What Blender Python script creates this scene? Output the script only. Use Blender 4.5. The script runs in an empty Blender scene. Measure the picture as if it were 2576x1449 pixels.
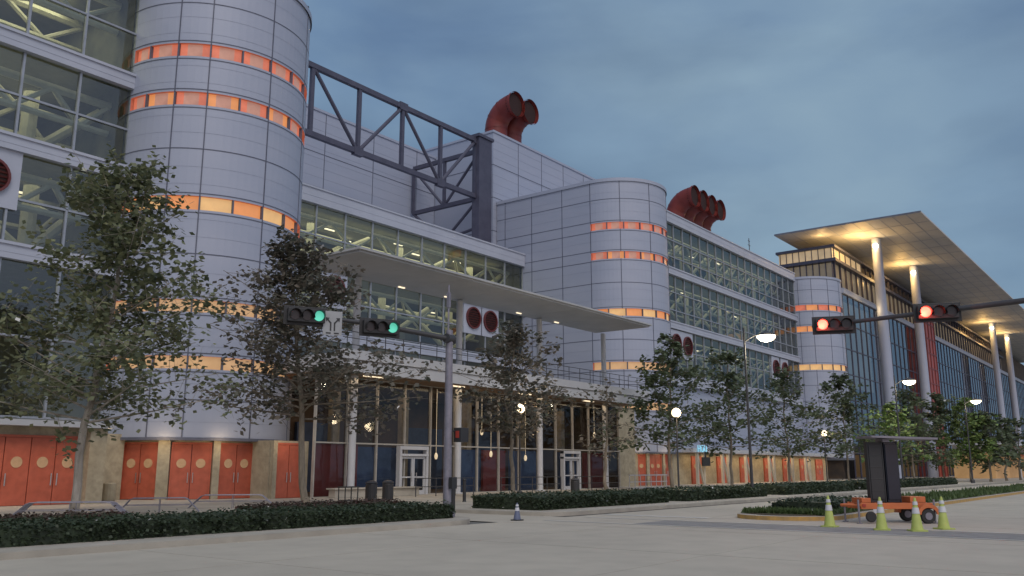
import bpy, math, random
from mathutils import Vector, Matrix
random.seed(11)
Rd=math.radians; PI=math.pi
scene=bpy.context.scene; col=scene.collection
# ---------------------------------------------------------------- survey helpers
FP=2200.0; PT=Rd(11.7); HD=Rd(37.3); EYE=1.6
def ray(px,py):
    u=px-1288; v=724-py
    f=FP*math.cos(PT)-v*math.sin(PT); z=FP*math.sin(PT)+v*math.cos(PT)
    return Vector((f*math.cos(HD)+u*math.sin(HD), f*math.sin(HD)-u*math.cos(HD), z))
def onY(px,py,Y):
    d=ray(px,py); t=Y/d.y; return Vector((d.x*t,Y,EYE+d.z*t))
def gnd(px,py,z=0):
    d=ray(px,py); t=(z-EYE)/d.z; return Vector((d.x*t,d.y*t,z))
# ---------------------------------------------------------------- materials
def mat(name,c,rough=.6,metal=0,c2=None,scale=2.0,bump=0,bscale=30,em=None,es=0,stretch=(1,1,1),fine=0,famp=.8):
    m=bpy.data.materials.new(name); m.use_nodes=True; nt=m.node_tree; N=nt.nodes; L=nt.links
    b=N['Principled BSDF']; b.inputs['Roughness'].default_value=rough; b.inputs['Metallic'].default_value=metal
    tc=N.new('ShaderNodeTexCoord')
    if c2 is None: c2=tuple(x*.82 for x in c)
    mp=N.new('ShaderNodeMapping'); mp.inputs['Scale'].default_value=stretch; L.new(tc.outputs['Object'],mp.inputs['Vector'])
    n=N.new('ShaderNodeTexNoise'); n.inputs['Scale'].default_value=scale; n.inputs['Detail'].default_value=7; n.inputs['Roughness'].default_value=.6; L.new(mp.outputs[0],n.inputs['Vector'])
    r=N.new('ShaderNodeValToRGB'); r.color_ramp.elements[0].position=.35; r.color_ramp.elements[1].position=.65
    r.color_ramp.elements[0].color=(*c,1); r.color_ramp.elements[1].color=(*c2,1)
    L.new(n.outputs['Fac'],r.inputs[0]); out=r.outputs[0]
    if fine:
        n3=N.new('ShaderNodeTexNoise'); n3.inputs['Scale'].default_value=fine; n3.inputs['Detail'].default_value=5; L.new(tc.outputs['Object'],n3.inputs['Vector'])
        r3=N.new('ShaderNodeValToRGB'); r3.color_ramp.elements[0].position=.3; r3.color_ramp.elements[0].color=(famp,famp,famp,1); r3.color_ramp.elements[1].position=.6; r3.color_ramp.elements[1].color=(1,1,1,1)
        L.new(n3.outputs['Fac'],r3.inputs[0]); mm=N.new('ShaderNodeMix'); mm.data_type='RGBA'; mm.blend_type='MULTIPLY'; mm.inputs[0].default_value=1
        L.new(out,mm.inputs[6]); L.new(r3.outputs[0],mm.inputs[7]); out=mm.outputs[2]
    L.new(out,b.inputs['Base Color'])
    if bump:
        n2=N.new('ShaderNodeTexNoise'); n2.inputs['Scale'].default_value=bscale; n2.inputs['Detail'].default_value=4
        L.new(tc.outputs['Object'],n2.inputs['Vector'])
        bp=N.new('ShaderNodeBump'); bp.inputs['Strength'].default_value=bump; bp.inputs['Distance'].default_value=.02
        L.new(n2.outputs['Fac'],bp.inputs['Height']); L.new(bp.outputs[0],b.inputs['Normal'])
    if em:
        b.inputs['Emission Strength'].default_value=es
        r2=N.new('ShaderNodeValToRGB'); r2.color_ramp.elements[0].position=.3; r2.color_ramp.elements[1].position=.7
        r2.color_ramp.elements[0].color=(*em,1); r2.color_ramp.elements[1].color=(*[x*.62 for x in em],1)
        L.new(n.outputs['Fac'],r2.inputs[0]); L.new(r2.outputs[0],b.inputs['Emission Color'])
        try: m.cycles.emission_sampling='NONE'
        except Exception: pass
    return m
def glassmat(name,tint=(.75,.8,.78),refl=.35,add=.06):
    m=bpy.data.materials.new(name); m.use_nodes=True; nt=m.node_tree; N=nt.nodes; L=nt.links
    for n in list(N): N.remove(n)
    o=N.new('ShaderNodeOutputMaterial'); t=N.new('ShaderNodeBsdfTransparent'); t.inputs[0].default_value=(*tint,1)
    g=N.new('ShaderNodeBsdfGlossy'); g.inputs['Roughness'].default_value=.03; g.inputs['Color'].default_value=(.8,.88,.95,1)
    lw=N.new('ShaderNodeLayerWeight'); lw.inputs['Blend'].default_value=refl
    a=N.new('ShaderNodeMath'); a.operation='ADD'; a.use_clamp=True; a.inputs[1].default_value=add
    L.new(lw.outputs['Fresnel'],a.inputs[0])
    tc=N.new('ShaderNodeTexCoord'); n=N.new('ShaderNodeTexNoise'); n.inputs['Scale'].default_value=.35; L.new(tc.outputs['Object'],n.inputs['Vector'])
    bp=N.new('ShaderNodeBump'); bp.inputs['Strength'].default_value=.05; bp.inputs['Distance'].default_value=.3
    L.new(n.outputs['Fac'],bp.inputs['Height']); L.new(bp.outputs[0],g.inputs['Normal'])
    x=N.new('ShaderNodeMixShader'); L.new(a.outputs[0],x.inputs[0]); L.new(t.outputs[0],x.inputs[1]); L.new(g.outputs[0],x.inputs[2]); L.new(x.outputs[0],o.inputs[0])
    return m
def leafmat(name,cols,k=1.9):
    m=bpy.data.materials.new(name); m.use_nodes=True; nt=m.node_tree; N=nt.nodes; L=nt.links
    b=N['Principled BSDF']; b.inputs['Roughness'].default_value=.55
    g=N.new('ShaderNodeNewGeometry'); r=N.new('ShaderNodeValToRGB'); el=r.color_ramp.elements
    for i,c in enumerate(cols):
        p=i/(len(cols)-1)
        e=el[0] if i==0 else (el[1] if i==len(cols)-1 else el.new(p))
        e.position=p; e.color=(*[x*k for x in c],1)
    L.new(g.outputs['Random Per Island'],r.inputs[0]); L.new(r.outputs[0],b.inputs['Base Color'])
    tr=N.new('ShaderNodeBsdfTranslucent'); L.new(r.outputs[0],tr.inputs[0])
    x=N.new('ShaderNodeMixShader'); x.inputs[0].default_value=.3
    L.new(b.outputs[0],x.inputs[1]); L.new(tr.outputs[0],x.inputs[2]); L.new(x.outputs[0],N['Material Output'].inputs[0])
    return m
M={}
M['panel']=mat('white_metal_panel',(.34,.375,.47),.5,.08,c2=(.37,.40,.49),scale=.2,stretch=(1,1,3))
M['joint']=mat('panel_joint',(.11,.12,.165),.6)
M['seam']=mat('panel_seam',(.305,.335,.425),.6)
M['white']=mat('white_paint',(.52,.53,.55),.5,c2=(.46,.47,.49),scale=.6)
M['canopy']=mat('canopy_grey_paint',(.40,.41,.42),.55,c2=(.34,.35,.36),scale=.5)
M['band']=mat('white_band',(.43,.46,.54),.5,c2=(.38,.41,.49),scale=.4)
M['steel']=mat('truss_paint',(.065,.066,.10),.5,.2,c2=(.09,.09,.13),scale=1)
M['mull']=mat('mullion_paint',(.33,.36,.41),.4,.3)
M['mulw']=mat('pale_mullion',(.42,.40,.36),.5)
M['mulc']=mat('cream_brace_paint',(.55,.51,.42),.5)
M['intr']=mat('interior_truss_paint',(.62,.60,.45),.5)
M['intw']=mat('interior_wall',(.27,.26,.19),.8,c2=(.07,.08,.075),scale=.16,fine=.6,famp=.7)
M['intf']=mat('interior_slab',(.24,.24,.20),.8)
M['dark']=mat('dark_interior',(.06,.05,.045),.8,c2=(.13,.09,.06),scale=.5)
M['navy']=mat('navy_interior',(.06,.10,.20),.6,c2=(.04,.07,.14))
M['maroon']=mat('maroon_panel',(.22,.045,.04),.5)
M['glass']=glassmat('facade_glass',(.72,.80,.78),.28,.08)
M['glassd']=glassmat('storefront_glass',(.72,.74,.76),.16,.03)
M['glassb']=glassmat('blue_hall_glass',(.45,.55,.66),.38,.16)
M['winR']=mat('lit_window_red',(.3,.1,.06),.25,c2=(.2,.07,.05),scale=.6,em=(.95,.24,.13),es=.6)
M['winP']=mat('lit_window_pale',(.3,.17,.12),.25,c2=(.2,.1,.08),scale=.6,em=(.66,.33,.25),es=.55)
M['winO']=mat('lit_window_orange',(.3,.14,.06),.25,c2=(.3,.16,.06),scale=.6,em=(1.0,.36,.12),es=.66)
M['winY']=mat('lit_window_amber',(.3,.2,.08),.25,c2=(.3,.2,.1),scale=.6,em=(1.0,.58,.24),es=.68)
M['winD']=mat('lit_window_dim_amber',(.3,.2,.1),.25,c2=(.3,.2,.1),scale=.6,em=(.95,.56,.28),es=.5)
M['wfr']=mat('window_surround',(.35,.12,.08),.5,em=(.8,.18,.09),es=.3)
M['door']=mat('vermilion_door',(.48,.115,.065),.5,c2=(.42,.095,.05),scale=1.2,fine=3)
M['stone']=mat('tan_stone',(.44,.39,.28),.8,c2=(.32,.28,.20),scale=1.3,bump=.3,fine=5)
M['port']=mat('porthole_glass',(.42,.28,.16),.2,c2=(.3,.2,.1),em=(.8,.45,.25),es=.15)
M['chrome']=mat('brushed_metal',(.55,.55,.55),.3,.8)
M['red']=mat('red_duct',(.20,.028,.02),.45,c2=(.15,.02,.016),scale=.7)
M['vred']=mat('vent_maroon',(.13,.026,.026),.5)
M['black']=mat('matt_black',(.03,.03,.032),.5)
M['hole']=mat('dark_duct_inside',(.035,.014,.013),.9)
M['conc']=mat('road_concrete',(.47,.43,.355),.8,c2=(.41,.375,.31),scale=.16,bump=.25,bscale=25,fine=1.2,famp=.9)
M['asph']=mat('grey_asphalt',(.27,.265,.255),.8,c2=(.23,.228,.22),scale=.8,bump=.4,bscale=50,fine=3)
M['crack']=mat('road_sealant',(.37,.34,.285),.8)
M['pave']=mat('pavement_concrete',(.46,.42,.355),.75,c2=(.39,.36,.30),scale=.5,bump=.3,fine=2)
M['kerb']=mat('kerb_concrete',(.45,.415,.35),.75,c2=(.34,.31,.26),scale=2,bump=.4,fine=4)
M['kyel']=mat('yellow_kerb_paint',(.50,.30,.08),.7,c2=(.33,.22,.09),scale=3)
M['line']=mat('road_paint',(.58,.57,.53),.6,c2=(.45,.44,.40),scale=2)
M['earth']=mat('planting_soil',(.08,.065,.04),.9,bump=.6)
M['soil']=mat('far_ground',(.16,.16,.15),.9)
M['pole']=mat('galvanised_pole',(.27,.26,.30),.45,.3,c2=(.21,.20,.24),scale=2,fine=6)
M['dpole']=mat('dark_pole',(.065,.065,.07),.5,.3)
M['lamp']=mat('lamp_light',(1,1,1),.3,em=(1,.85,.58),es=14)
M['globe']=mat('globe_light',(1,1,1),.3,em=(1,.78,.46),es=2.6)
M['lampw']=mat('lamp_light_soft',(1,1,1),.3,em=(1,.80,.52),es=1.6)
M['pend']=mat('pendant_glow',(1,.9,.7),.3,em=(1,.75,.45),es=1.1)
M['green']=mat('green_signal_light',(.1,.6,.4),.3,em=(.12,.65,.48),es=.85)
M['redl']=mat('red_signal_light',(.8,.1,.05),.3,em=(1,.09,.06),es=7)
M['redl2']=mat('dull_red_light',(.30,.04,.03),.3,em=(1,.12,.06),es=.04)
M['off']=mat('unlit_lens',(.03,.02,.02),.25)
M['signw']=mat('sign_white',(.36,.37,.38),.5)
M['lime']=mat('lime_cone',(.44,.50,.13),.5,c2=(.36,.42,.10),scale=4)
M['refl']=mat('reflective_collar',(.62,.62,.64),.35)
M['orange']=mat('orange_paint',(.62,.17,.055),.5,c2=(.48,.13,.04),scale=3,fine=6)
M['rubber']=mat('tyre_rubber',(.03,.03,.03),.8)
M['bark']=mat('bark',(.26,.22,.17),.85,c2=(.14,.12,.09),scale=5,bump=.6,stretch=(1,1,.3))
M['barkp']=mat('pale_bark',(.38,.34,.29),.85,c2=(.22,.19,.15),scale=5,bump=.6,stretch=(1,1,.3))
M['wood']=mat('wood_soffit',(.24,.15,.09),.6,c2=(.18,.11,.06),scale=1.2)
M['soffit']=mat('roof_soffit',(.47,.47,.47),.6,c2=(.41,.41,.41),scale=.2)
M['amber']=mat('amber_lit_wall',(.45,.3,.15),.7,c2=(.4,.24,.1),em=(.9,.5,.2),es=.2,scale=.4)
M['amb2']=mat('bright_amber_glazing',(.4,.35,.25),.4,em=(1,.70,.38),es=.42,scale=.5)
M['amb3']=mat('dim_amber_glazing',(.12,.12,.12),.3,em=(.8,.62,.38),es=.17,scale=.5)
M['redg']=mat('red_flare_glazing',(.18,.04,.035),.4,em=(.6,.10,.07),es=.16,scale=.3)  # red glazing; its emission mostly imitates lens flare from the red signal
M['solar']=mat('solar_panel',(.02,.025,.04),.25,.2)
M['leafA']=leafmat('autumn_sycamore_leaf',[(.04,.05,.03),(.06,.08,.04),(.085,.10,.045),(.075,.06,.045),(.11,.085,.06),(.05,.065,.035),(.10,.105,.055)],2.5)
M['leafB']=leafmat('dark_sycamore_leaf',[(.035,.04,.03),(.05,.06,.035),(.055,.05,.045),(.07,.075,.04),(.04,.05,.035),(.08,.068,.055)],2.5)
M['leafC']=leafmat('olive_sycamore_leaf',[(.035,.045,.025),(.06,.08,.035),(.045,.06,.03),(.08,.095,.045),(.05,.065,.035)],2.4)
M['leafD']=leafmat('bright_green_leaf',[(.06,.10,.03),(.11,.16,.05),(.085,.13,.04),(.13,.17,.06)],2.0)
M['leafH']=leafmat('hedge_leaf',[(.016,.022,.012),(.03,.05,.02),(.05,.07,.025),(.02,.03,.015)],2.4)
M['leafR']=leafmat('red_hedge_leaf',[(.05,.025,.02),(.03,.035,.02),(.075,.035,.03),(.03,.025,.018)],1.9)
M['leafG']=leafmat('grass_blade',[(.03,.05,.015),(.06,.08,.025),(.09,.09,.035),(.04,.06,.02)],2.2)
# ---------------------------------------------------------------- mesh builder
ORG={}
class MB:
    def __init__(s): s.v=[]; s.f=[]; s.m=[]
    def quad(s,a,b,c,d,m=0):
        i=len(s.v); s.v+= [tuple(a),tuple(b),tuple(c),tuple(d)]; s.f.append((i,i+1,i+2,i+3)); s.m.append(m)
    def poly(s,pts,m=0):
        i=len(s.v); s.v+=[tuple(p) for p in pts]; s.f.append(tuple(range(i,i+len(pts)))); s.m.append(m)
    def obox(s,c,ax,ay,az,m=0):
        c=Vector(c);ax=Vector(ax);ay=Vector(ay);az=Vector(az); i=len(s.v)
        for k in (-1,1):
            for j in (-1,1):
                for h in (-1,1): s.v.append(tuple(c+ax*h+ay*j+az*k))
        for f in ((0,2,3,1),(4,5,7,6),(0,1,5,4),(2,6,7,3),(0,4,6,2),(1,3,7,5)):
            s.f.append(tuple(i+q for q in f)); s.m.append(m)
    def box(s,x0,x1,y0,y1,z0,z1,m=0):
        s.obox(((x0+x1)/2,(y0+y1)/2,(z0+z1)/2),((x1-x0)/2,0,0),(0,(y1-y0)/2,0),(0,0,(z1-z0)/2),m)
    def bar(s,p,q,r,r2=None,n=8,m=0,cap=True):
        p=Vector(p);q=Vector(q);r2=r if r2 is None else r2; d=(q-p)
        if d.length<1e-6: return
        d.normalize(); a=d.orthogonal().normalized(); b=d.cross(a); i=len(s.v)
        for c,rr in ((p,r),(q,r2)):
            for k in range(n):
                t=2*PI*k/n+PI/n; s.v.append(tuple(c+a*math.cos(t)*rr+b*math.sin(t)*rr))
        for k in range(n):
            k2=(k+1)%n; s.f.append((i+k,i+k2,i+n+k2,i+n+k)); s.m.append(m)
        if cap: s.f.append(tuple(i+n-1-k for k in range(n))); s.m.append(m); s.f.append(tuple(i+n+k for k in range(n))); s.m.append(m)
    def tube(s,pts,rs,n=10,m=0,cap=True,up=Vector((1,0,0))):
        pts=[Vector(p) for p in pts]; i=len(s.v); K=len(pts)
        for j,p in enumerate(pts):
            d=(pts[min(j+1,K-1)]-pts[max(j-1,0)]).normalized()
            a=up-d*up.dot(d)
            if a.length<.05: a=d.orthogonal()
            a.normalize(); b=d.cross(a); r=rs[j] if isinstance(rs,(list,tuple)) else rs
            for k in range(n):
                t=2*PI*k/n; s.v.append(tuple(p+a*math.cos(t)*r+b*math.sin(t)*r))
        for j in range(K-1):
            for k in range(n):
                k2=(k+1)%n; s.f.append((i+j*n+k,i+j*n+k2,i+(j+1)*n+k2,i+(j+1)*n+k)); s.m.append(m)
        if cap:
            s.f.append(tuple(i+n-1-k for k in range(n))); s.m.append(m); s.f.append(tuple(i+(K-1)*n+k for k in range(n))); s.m.append(m)
    def lathe(s,c,prof,n=16,m=0):
        c=Vector(c); i=len(s.v)
        for r,z in prof:
            for k in range(n):
                t=2*PI*k/n; s.v.append((c.x+r*math.cos(t),c.y+r*math.sin(t),c.z+z))
        for j in range(len(prof)-1):
            for k in range(n):
                k2=(k+1)%n; s.f.append((i+j*n+k,i+j*n+k2,i+(j+1)*n+k2,i+(j+1)*n+k)); s.m.append(m)
        s.f.append(tuple(i+n-1-k for k in range(n))); s.m.append(m)
        s.f.append(tuple(i+(len(prof)-1)*n+k for k in range(n))); s.m.append(m)
    def prism(s,pts,z0,z1,m=0,mt=None):
        n=len(pts); i=len(s.v); mt=m if mt is None else mt
        for z in (z0,z1):
            for p in pts: s.v.append((p[0],p[1],z))
        for k in range(n):
            k2=(k+1)%n; s.f.append((i+k,i+k2,i+n+k2,i+n+k)); s.m.append(m)
        s.f.append(tuple(i+n-1-k for k in range(n))); s.m.append(m); s.f.append(tuple(i+n+k for k in range(n))); s.m.append(mt)
    def build(s,name,mats,parent=None,smooth=False,bevel=0):
        if not isinstance(mats,(list,tuple)): mats=[mats]
        xs=[v[0] for v in s.v]; ys=[v[1] for v in s.v]; zs=[v[2] for v in s.v]
        o=Vector(((min(xs)+max(xs))/2,(min(ys)+max(ys))/2,min(zs)))
        me=bpy.data.meshes.new(name)
        me.from_pydata([(x-o.x,y-o.y,z-o.z) for x,y,z in s.v],[],s.f)
        for mm in mats: me.materials.append(mm)
        me.polygons.foreach_set('material_index',s.m)
        if smooth:
            me.polygons.foreach_set('use_smooth',[True]*len(s.f))
            try: me.set_sharp_from_angle(angle=Rd(40))
            except Exception: pass
        me.update()
        ob=bpy.data.objects.new(name,me); col.objects.link(ob)
        po=ORG[parent.name] if parent else Vector((0,0,0))
        ob.parent=parent; ob.location=o-po; ORG[ob.name]=o
        if bevel:
            b=ob.modifiers.new('bev','BEVEL'); b.width=bevel; b.segments=2; b.limit_method='ANGLE'
        return ob
def tag(o,label=None,cat=None,group=None,kind=None):
    if label:o['label']=label
    if cat:o['category']=cat
    if group:o['group']=group
    if kind:o['kind']=kind
    return o
def thing(name,loc,label,cat,group=None,rz=0):
    o=bpy.data.objects.new(name,None); col.objects.link(o); o.location=loc; o.rotation_euler=(0,0,rz); o.empty_display_size=.3
    ORG[o.name]=Vector(loc); return tag(o,label,cat,group)
def copy_tree(o,parent=None):
    c=o.copy(); col.objects.link(c); c.parent=parent
    for ch in list(o.children): copy_tree(ch,c)
    return c
def struct(mb,name,m,**k):
    return tag(mb.build(name,m,**k),kind='structure')
def area(loc,sx,sy,power,color,rot=(0,0,0)):
    l=bpy.data.lights.new('area_light','AREA'); l.shape='RECTANGLE'; l.size=sx; l.size_y=sy; l.energy=power; l.color=color
    o=bpy.data.objects.new('area_light',l); o.location=loc; o.rotation_euler=rot; col.objects.link(o); return o
def point(loc,power,color,r=.3):
    l=bpy.data.lights.new('point_light','POINT'); l.energy=power; l.color=color; l.shadow_soft_size=r
    o=bpy.data.objects.new('point_light',l); o.location=loc; col.objects.link(o); return o
WARM=(1,.72,.42); WW=(1,.85,.6); YG=(1,.90,.60)
# ---------------------------------------------------------------- ground
g=MB(); g.quad((-900,-900,-.03),(1500,-900,-.03),(1500,1500,-.03),(-900,1500,-.03)); struct(g,'ground',M['soil'])
g=MB(); g.quad((-90,-80,0),(500,-80,0),(500,17.2,0),(-90,17.2,0)); g.quad((21.9,17.2,0),(25.6,17.2,0),(25.6,23.6,0),(21.9,23.6,0)); struct(g,'road',M['conc'])
g=MB(); g.quad((23.7,-60,.004),(25.7,-60,.004),(25.7,13.5,.004),(23.7,13.5,.004)); struct(g,'crosswalk',M['asph'])
g=MB()
for x in (23.4,25.85): g.quad((x,-60,.008),(x+.2,-60,.008),(x+.2,16.6,.008),(x,16.6,.008))
g.quad((27.6,12.9,.008),(28.1,12.9,.008),(28.1,17.0,.008),(27.6,17.0,.008))
for x in range(32,200,9): g.quad((x,4.0,.008),(x+3,4.0,.008),(x+3,4.14,.008),(x,4.14,.008))
struct(g,'road_marking',M['line'])
def rounded(x0,x1,y0,y1,r,corner):
    P=[]
    for cx,cy,a0,k in ((x0,y0,180,'sw'),(x1,y0,270,'se'),(x1,y1,0,'ne'),(x0,y1,90,'nw')):
        if k in corner:
            ox=r if 'w' in k else -r; oy=r if 's' in k else -r
            for i in range(9):
                a=Rd(a0+i*90/8); P.append((cx+ox+r*math.cos(a),cy+oy+r*math.sin(a)))
        else: P.append((cx,cy))
    return P
g=MB(); g.prism(rounded(-90+.16,22-.16,17.2+.16,70,2.2,['se']),-.02,.13); struct(g,'pavement',M['pave'])
g=MB(); g.prism(rounded(-90,22,17.2,69,2.3,['se']),-.015,.126); struct(g,'kerb',M['kerb'])
g=MB(); g.prism(rounded(25.5,420,17.6,69,1.2,['sw']),-.015,.126); struct(g,'kerb',M['kerb'])
g=MB(); g.prism(rounded(25.66,420,17.76,70,1.1,['sw']),-.02,.13); struct(g,'pavement',M['pave'])
g=MB(); g.box(21.7,25.8,23.6,69,-.015,.122); struct(g,'pavement',M['pave'])
g=MB()
for x in range(-10,160,3): 
    if not 21<x<26: g.box(x,x+.03,22.6,36.5,.13,.134)
for y in (24.5,27.5,30.5,33.5): g.box(-10,160,y,y+.03,.13,.1335)
struct(g,'pavement_joints',M['crack'])
g=MB()
for x in range(-20,150,6): g.box(x,x+.012,-30,17.1,0,.0035)
for y in (13.2,7.5,2,-4): g.box(-30,150,y,y+.012,0,.003)
struct(g,'road_joints',M['crack'])
nose=[(29.6+1.7*math.cos(Rd(a)),10.9+1.7*math.sin(Rd(a))) for a in range(90,271,15)]
g=MB(); g.prism(nose+[(300,9.2),(300,12.6)],-.01,.13,0,1); 
struct(g,'median',[M['kyel'],M['kerb']])
nose=[(29.8+1.4*math.cos(Rd(a)),10.9+1.4*math.sin(Rd(a))) for a in range(90,271,15)]
g=MB(); g.prism(nose+[(300,9.5),(300,12.3)],.0,.16); struct(g,'median_soil',M['earth'])
def leafquads(mb,c,s,m=0):
    a=random.uniform(0,2*PI); e=random.uniform(-.9,.5)
    d=Vector((math.cos(a)*math.cos(e),math.sin(a)*math.cos(e),math.sin(e)))
    w=d.cross(Vector((random.gauss(0,.5),random.gauss(0,.5),1))).normalized()
    c=Vector(c); s*=random.uniform(.7,1.25)
    mb.quad(c,c+d*s*.45+w*s*.42,c+d*s,c+d*s*.45-w*s*.42,m)
g=MB()
for i in range(11000):
    x=29+ (random.random()**2.2)*110; y=random.uniform(9.5,12.3)
    h=random.uniform(.05,.22)*(1.6 if math.sin(x*.9)+math.sin(x*.37+1)>.6 else 1)
    a=random.uniform(0,PI); w=.05+x*.0006
    g.poly([(x-w*math.cos(a),y-w*math.sin(a),.15),(x+w*math.cos(a),y+w*math.sin(a),.15),(x+random.gauss(0,.05),y+random.gauss(0,.05),.15+h)])
tag(g.build('grass',M['leafG']),'rough grass growing along the central median','grass',kind='stuff')
# ---------------------------------------------------------------- main hall
hall=thing('convention_hall',(60,44,0),'long white panelled hall with rounded stair towers, glass walls and red doors','building')
def tower(cx,cy,R,back,z0,zt,bands,edges,jz,jverts,sidev,bmats,label=None):
    angs=sorted(set([180+4.5*i for i in range(41)]+[edges[0],edges[-1]]))
    path=[(cx-R,back,-1,0,-1)]+[(cx+R*math.cos(Rd(a)),cy+R*math.sin(Rd(a)),math.cos(Rd(a)),math.sin(Rd(a)),a) for a in angs]+[(cx+R,back,1,0,999)]
    mb=MB()
    zs=[z0]
    for b in sorted(bands): zs+=[b[0],b[1]]
    zs.append(zt)
    a0,a1=edges[0],edges[-1]
    def strip(za,zb,off,m,skip=False):
        for p,q in zip(path[:-1],path[1:]):
            if skip and p[4]>=a0-1e-4 and q[4]<=a1+1e-4: continue
            mb.quad((p[0]+p[2]*off,p[1]+p[3]*off,za),(q[0]+q[2]*off,q[1]+q[3]*off,za),(q[0]+q[2]*off,q[1]+q[3]*off,zb),(p[0]+p[2]*off,p[1]+p[3]*off,zb),m)
    for i in range(len(zs)-1): strip(zs[i],zs[i+1],0,0,skip=(i%2==1))
    for b in bands:
        sub=[p for p in path if a0-1e-4<=p[4]<=a1+1e-4]
        for z in b:
            for p,q in zip(sub[:-1],sub[1:]):
                mb.quad((p[0],p[1],z),(q[0],q[1],z),(q[0]-q[2]*.2,q[1]-q[3]*.2,z),(p[0]-p[2]*.2,p[1]-p[3]*.2,z),3)
        for p in (sub[0],sub[-1]):
            mb.quad((p[0],p[1],b[0]),(p[0]-p[2]*.2,p[1]-p[3]*.2,b[0]),(p[0]-p[2]*.2,p[1]-p[3]*.2,b[1]),(p[0],p[1],b[1]),3)
        for a in edges[1:-1]:
            c,s=math.cos(Rd(a)),math.sin(Rd(a))
            mb.obox((cx+(R-.1)*c,cy+(R-.1)*s,(b[0]+b[1])/2),(c*.10,s*.10,0),(-s*.04,c*.04,0),(0,0,(b[1]-b[0])/2),1)
    for z in jz: strip(z-.026,z+.026,.018,1)
    z=z0+.9
    while z<zt:
        if not any(b[0]-.15<z<b[1]+.15 for b in bands) and not any(abs(z-q)<.3 for q in jz): strip(z-.007,z+.007,.01,2)
        z+=.95
    for a in jverts:
        c,s=math.cos(Rd(a)),math.sin(Rd(a))
        for i in range(0,len(zs)-1,2):
            mb.obox((cx+R*c,cy+R*s,(zs[i]+zs[i+1])/2),(c*.025,s*.025,0),(-s*.03,c*.03,0),(0,0,(zs[i+1]-zs[i])/2),1)
    for y in sidev:
        for sx in (-1,1): mb.box(cx+sx*R-.025,cx+sx*R+.025,y-.03,y+.03,z0,zt,1)
    cap=[(p[0],p[1]) for p in path]
    mb.poly([(x,y,zt) for x,y in cap],0); mb.poly([(x,y,z0) for x,y in reversed(cap)],0)
    strip(zt-.05,zt+.28,.09,0); mb.poly([(p[0]+p[2]*.09,p[1]+p[3]*.09,zt+.28) for p in path],0)
    strip(z0,z0+.14,.06,1)
    t=mb.build('stair_tower',[M['panel'],M['joint'],M['seam'],M['wfr']],hall)
    if label: t['label']=label
    for bi,b in enumerate(bands):
        for k in range(len(edges)-1):
            w=MB(); A=edges[k]+.5; B=edges[k+1]-.5; n=4
            for j in range(n):
                p=A+(B-A)*j/n; q=A+(B-A)*(j+1)/n; r1=R-.17
                w.quad((cx+r1*math.cos(Rd(p)),cy+r1*math.sin(Rd(p)),b[0]),(cx+r1*math.cos(Rd(q)),cy+r1*math.sin(Rd(q)),b[0]),(cx+r1*math.cos(Rd(q)),cy+r1*math.sin(Rd(q)),b[1]),(cx+r1*math.cos(Rd(p)),cy+r1*math.sin(Rd(p)),b[1]),(1 if (j in(1,2) and bi>2) else 0))
            mm=bmats[bi]; w.build('window',[M[mm[k%len(mm)]],M['winP'] if mm[0]=='winR' else M[mm[0]]],t)
    return t
B5=[(6.55,7.2),(9.45,10.1),(14.85,15.6),(20.65,21.4),(23.45,24.2)]
bm=[['winD'],['winD'],['winO','winY'],['winR','winO'],['winR']]
JZ=[5.0,6.4,7.35,9.3,10.25,12.5,14.7,15.75,18.2,20.5,21.55,23.3,24.35,26.6]
ed=[182.5]+[237.2-41.5+18.5*k for k in range(8)]
T1=tower(28.2,43.8,5.3,60,3.0,28.8,B5,ed,JZ,[237.2-23,237.2-4.5,237.2+32.5,237.2+69.5,330],[48,52,56],bm,'nearest rounded tower with orange window bands')
T2=tower(74.3,43.4,5.1,54.7,3.0,28.8,[(6.9,7.6),(10.6,11.3),(15.6,16.3),(21.1,21.8),(24.0,24.7)],[182+18.5*k for k in range(8)],[5.2,6.75,7.75,9.2,10.45,11.45,13.4,15.45,16.45,18.8,20.95,21.95,23.85,24.85,27.0],[182,215,250,290,325],[46.5,50.2,53.6],bm,'middle rounded tower with flat panelled side')
T3=tower(129.3,43.3,5.3,54,3.0,28.7,[(15.4,16.2),(20.9,21.7),(24.0,24.8)],[182+18.5*k for k in range(8)],[5.2,8.0,11,13.2,15.2,16.4,18.8,20.7,21.9,23.8,25.0,27.0],[190,210,237,265,292],[47],[['winY'],['winO'],['winR','winO']],'far slim rounded tower')
mb=MB(); c=onY(738,22,41.5)
mb.bar((c.x-.9,c.y+.3,c.z+.1),(c.x+.9,c.y-.2,c.z+.1),.1); mb.bar((c.x-.9,c.y+.3,c.z-.4),(c.x-.9,c.y+.3,c.z+.5),.13); mb.bar((c.x+.9,c.y-.2,c.z-.4),(c.x+.9,c.y-.2,c.z+.5),.13); mb.bar((c.x,c.y,28.9),(c.x,c.y,c.z+.1),.08)
mb.build('roof_bracket',M['black'],hall)
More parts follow.
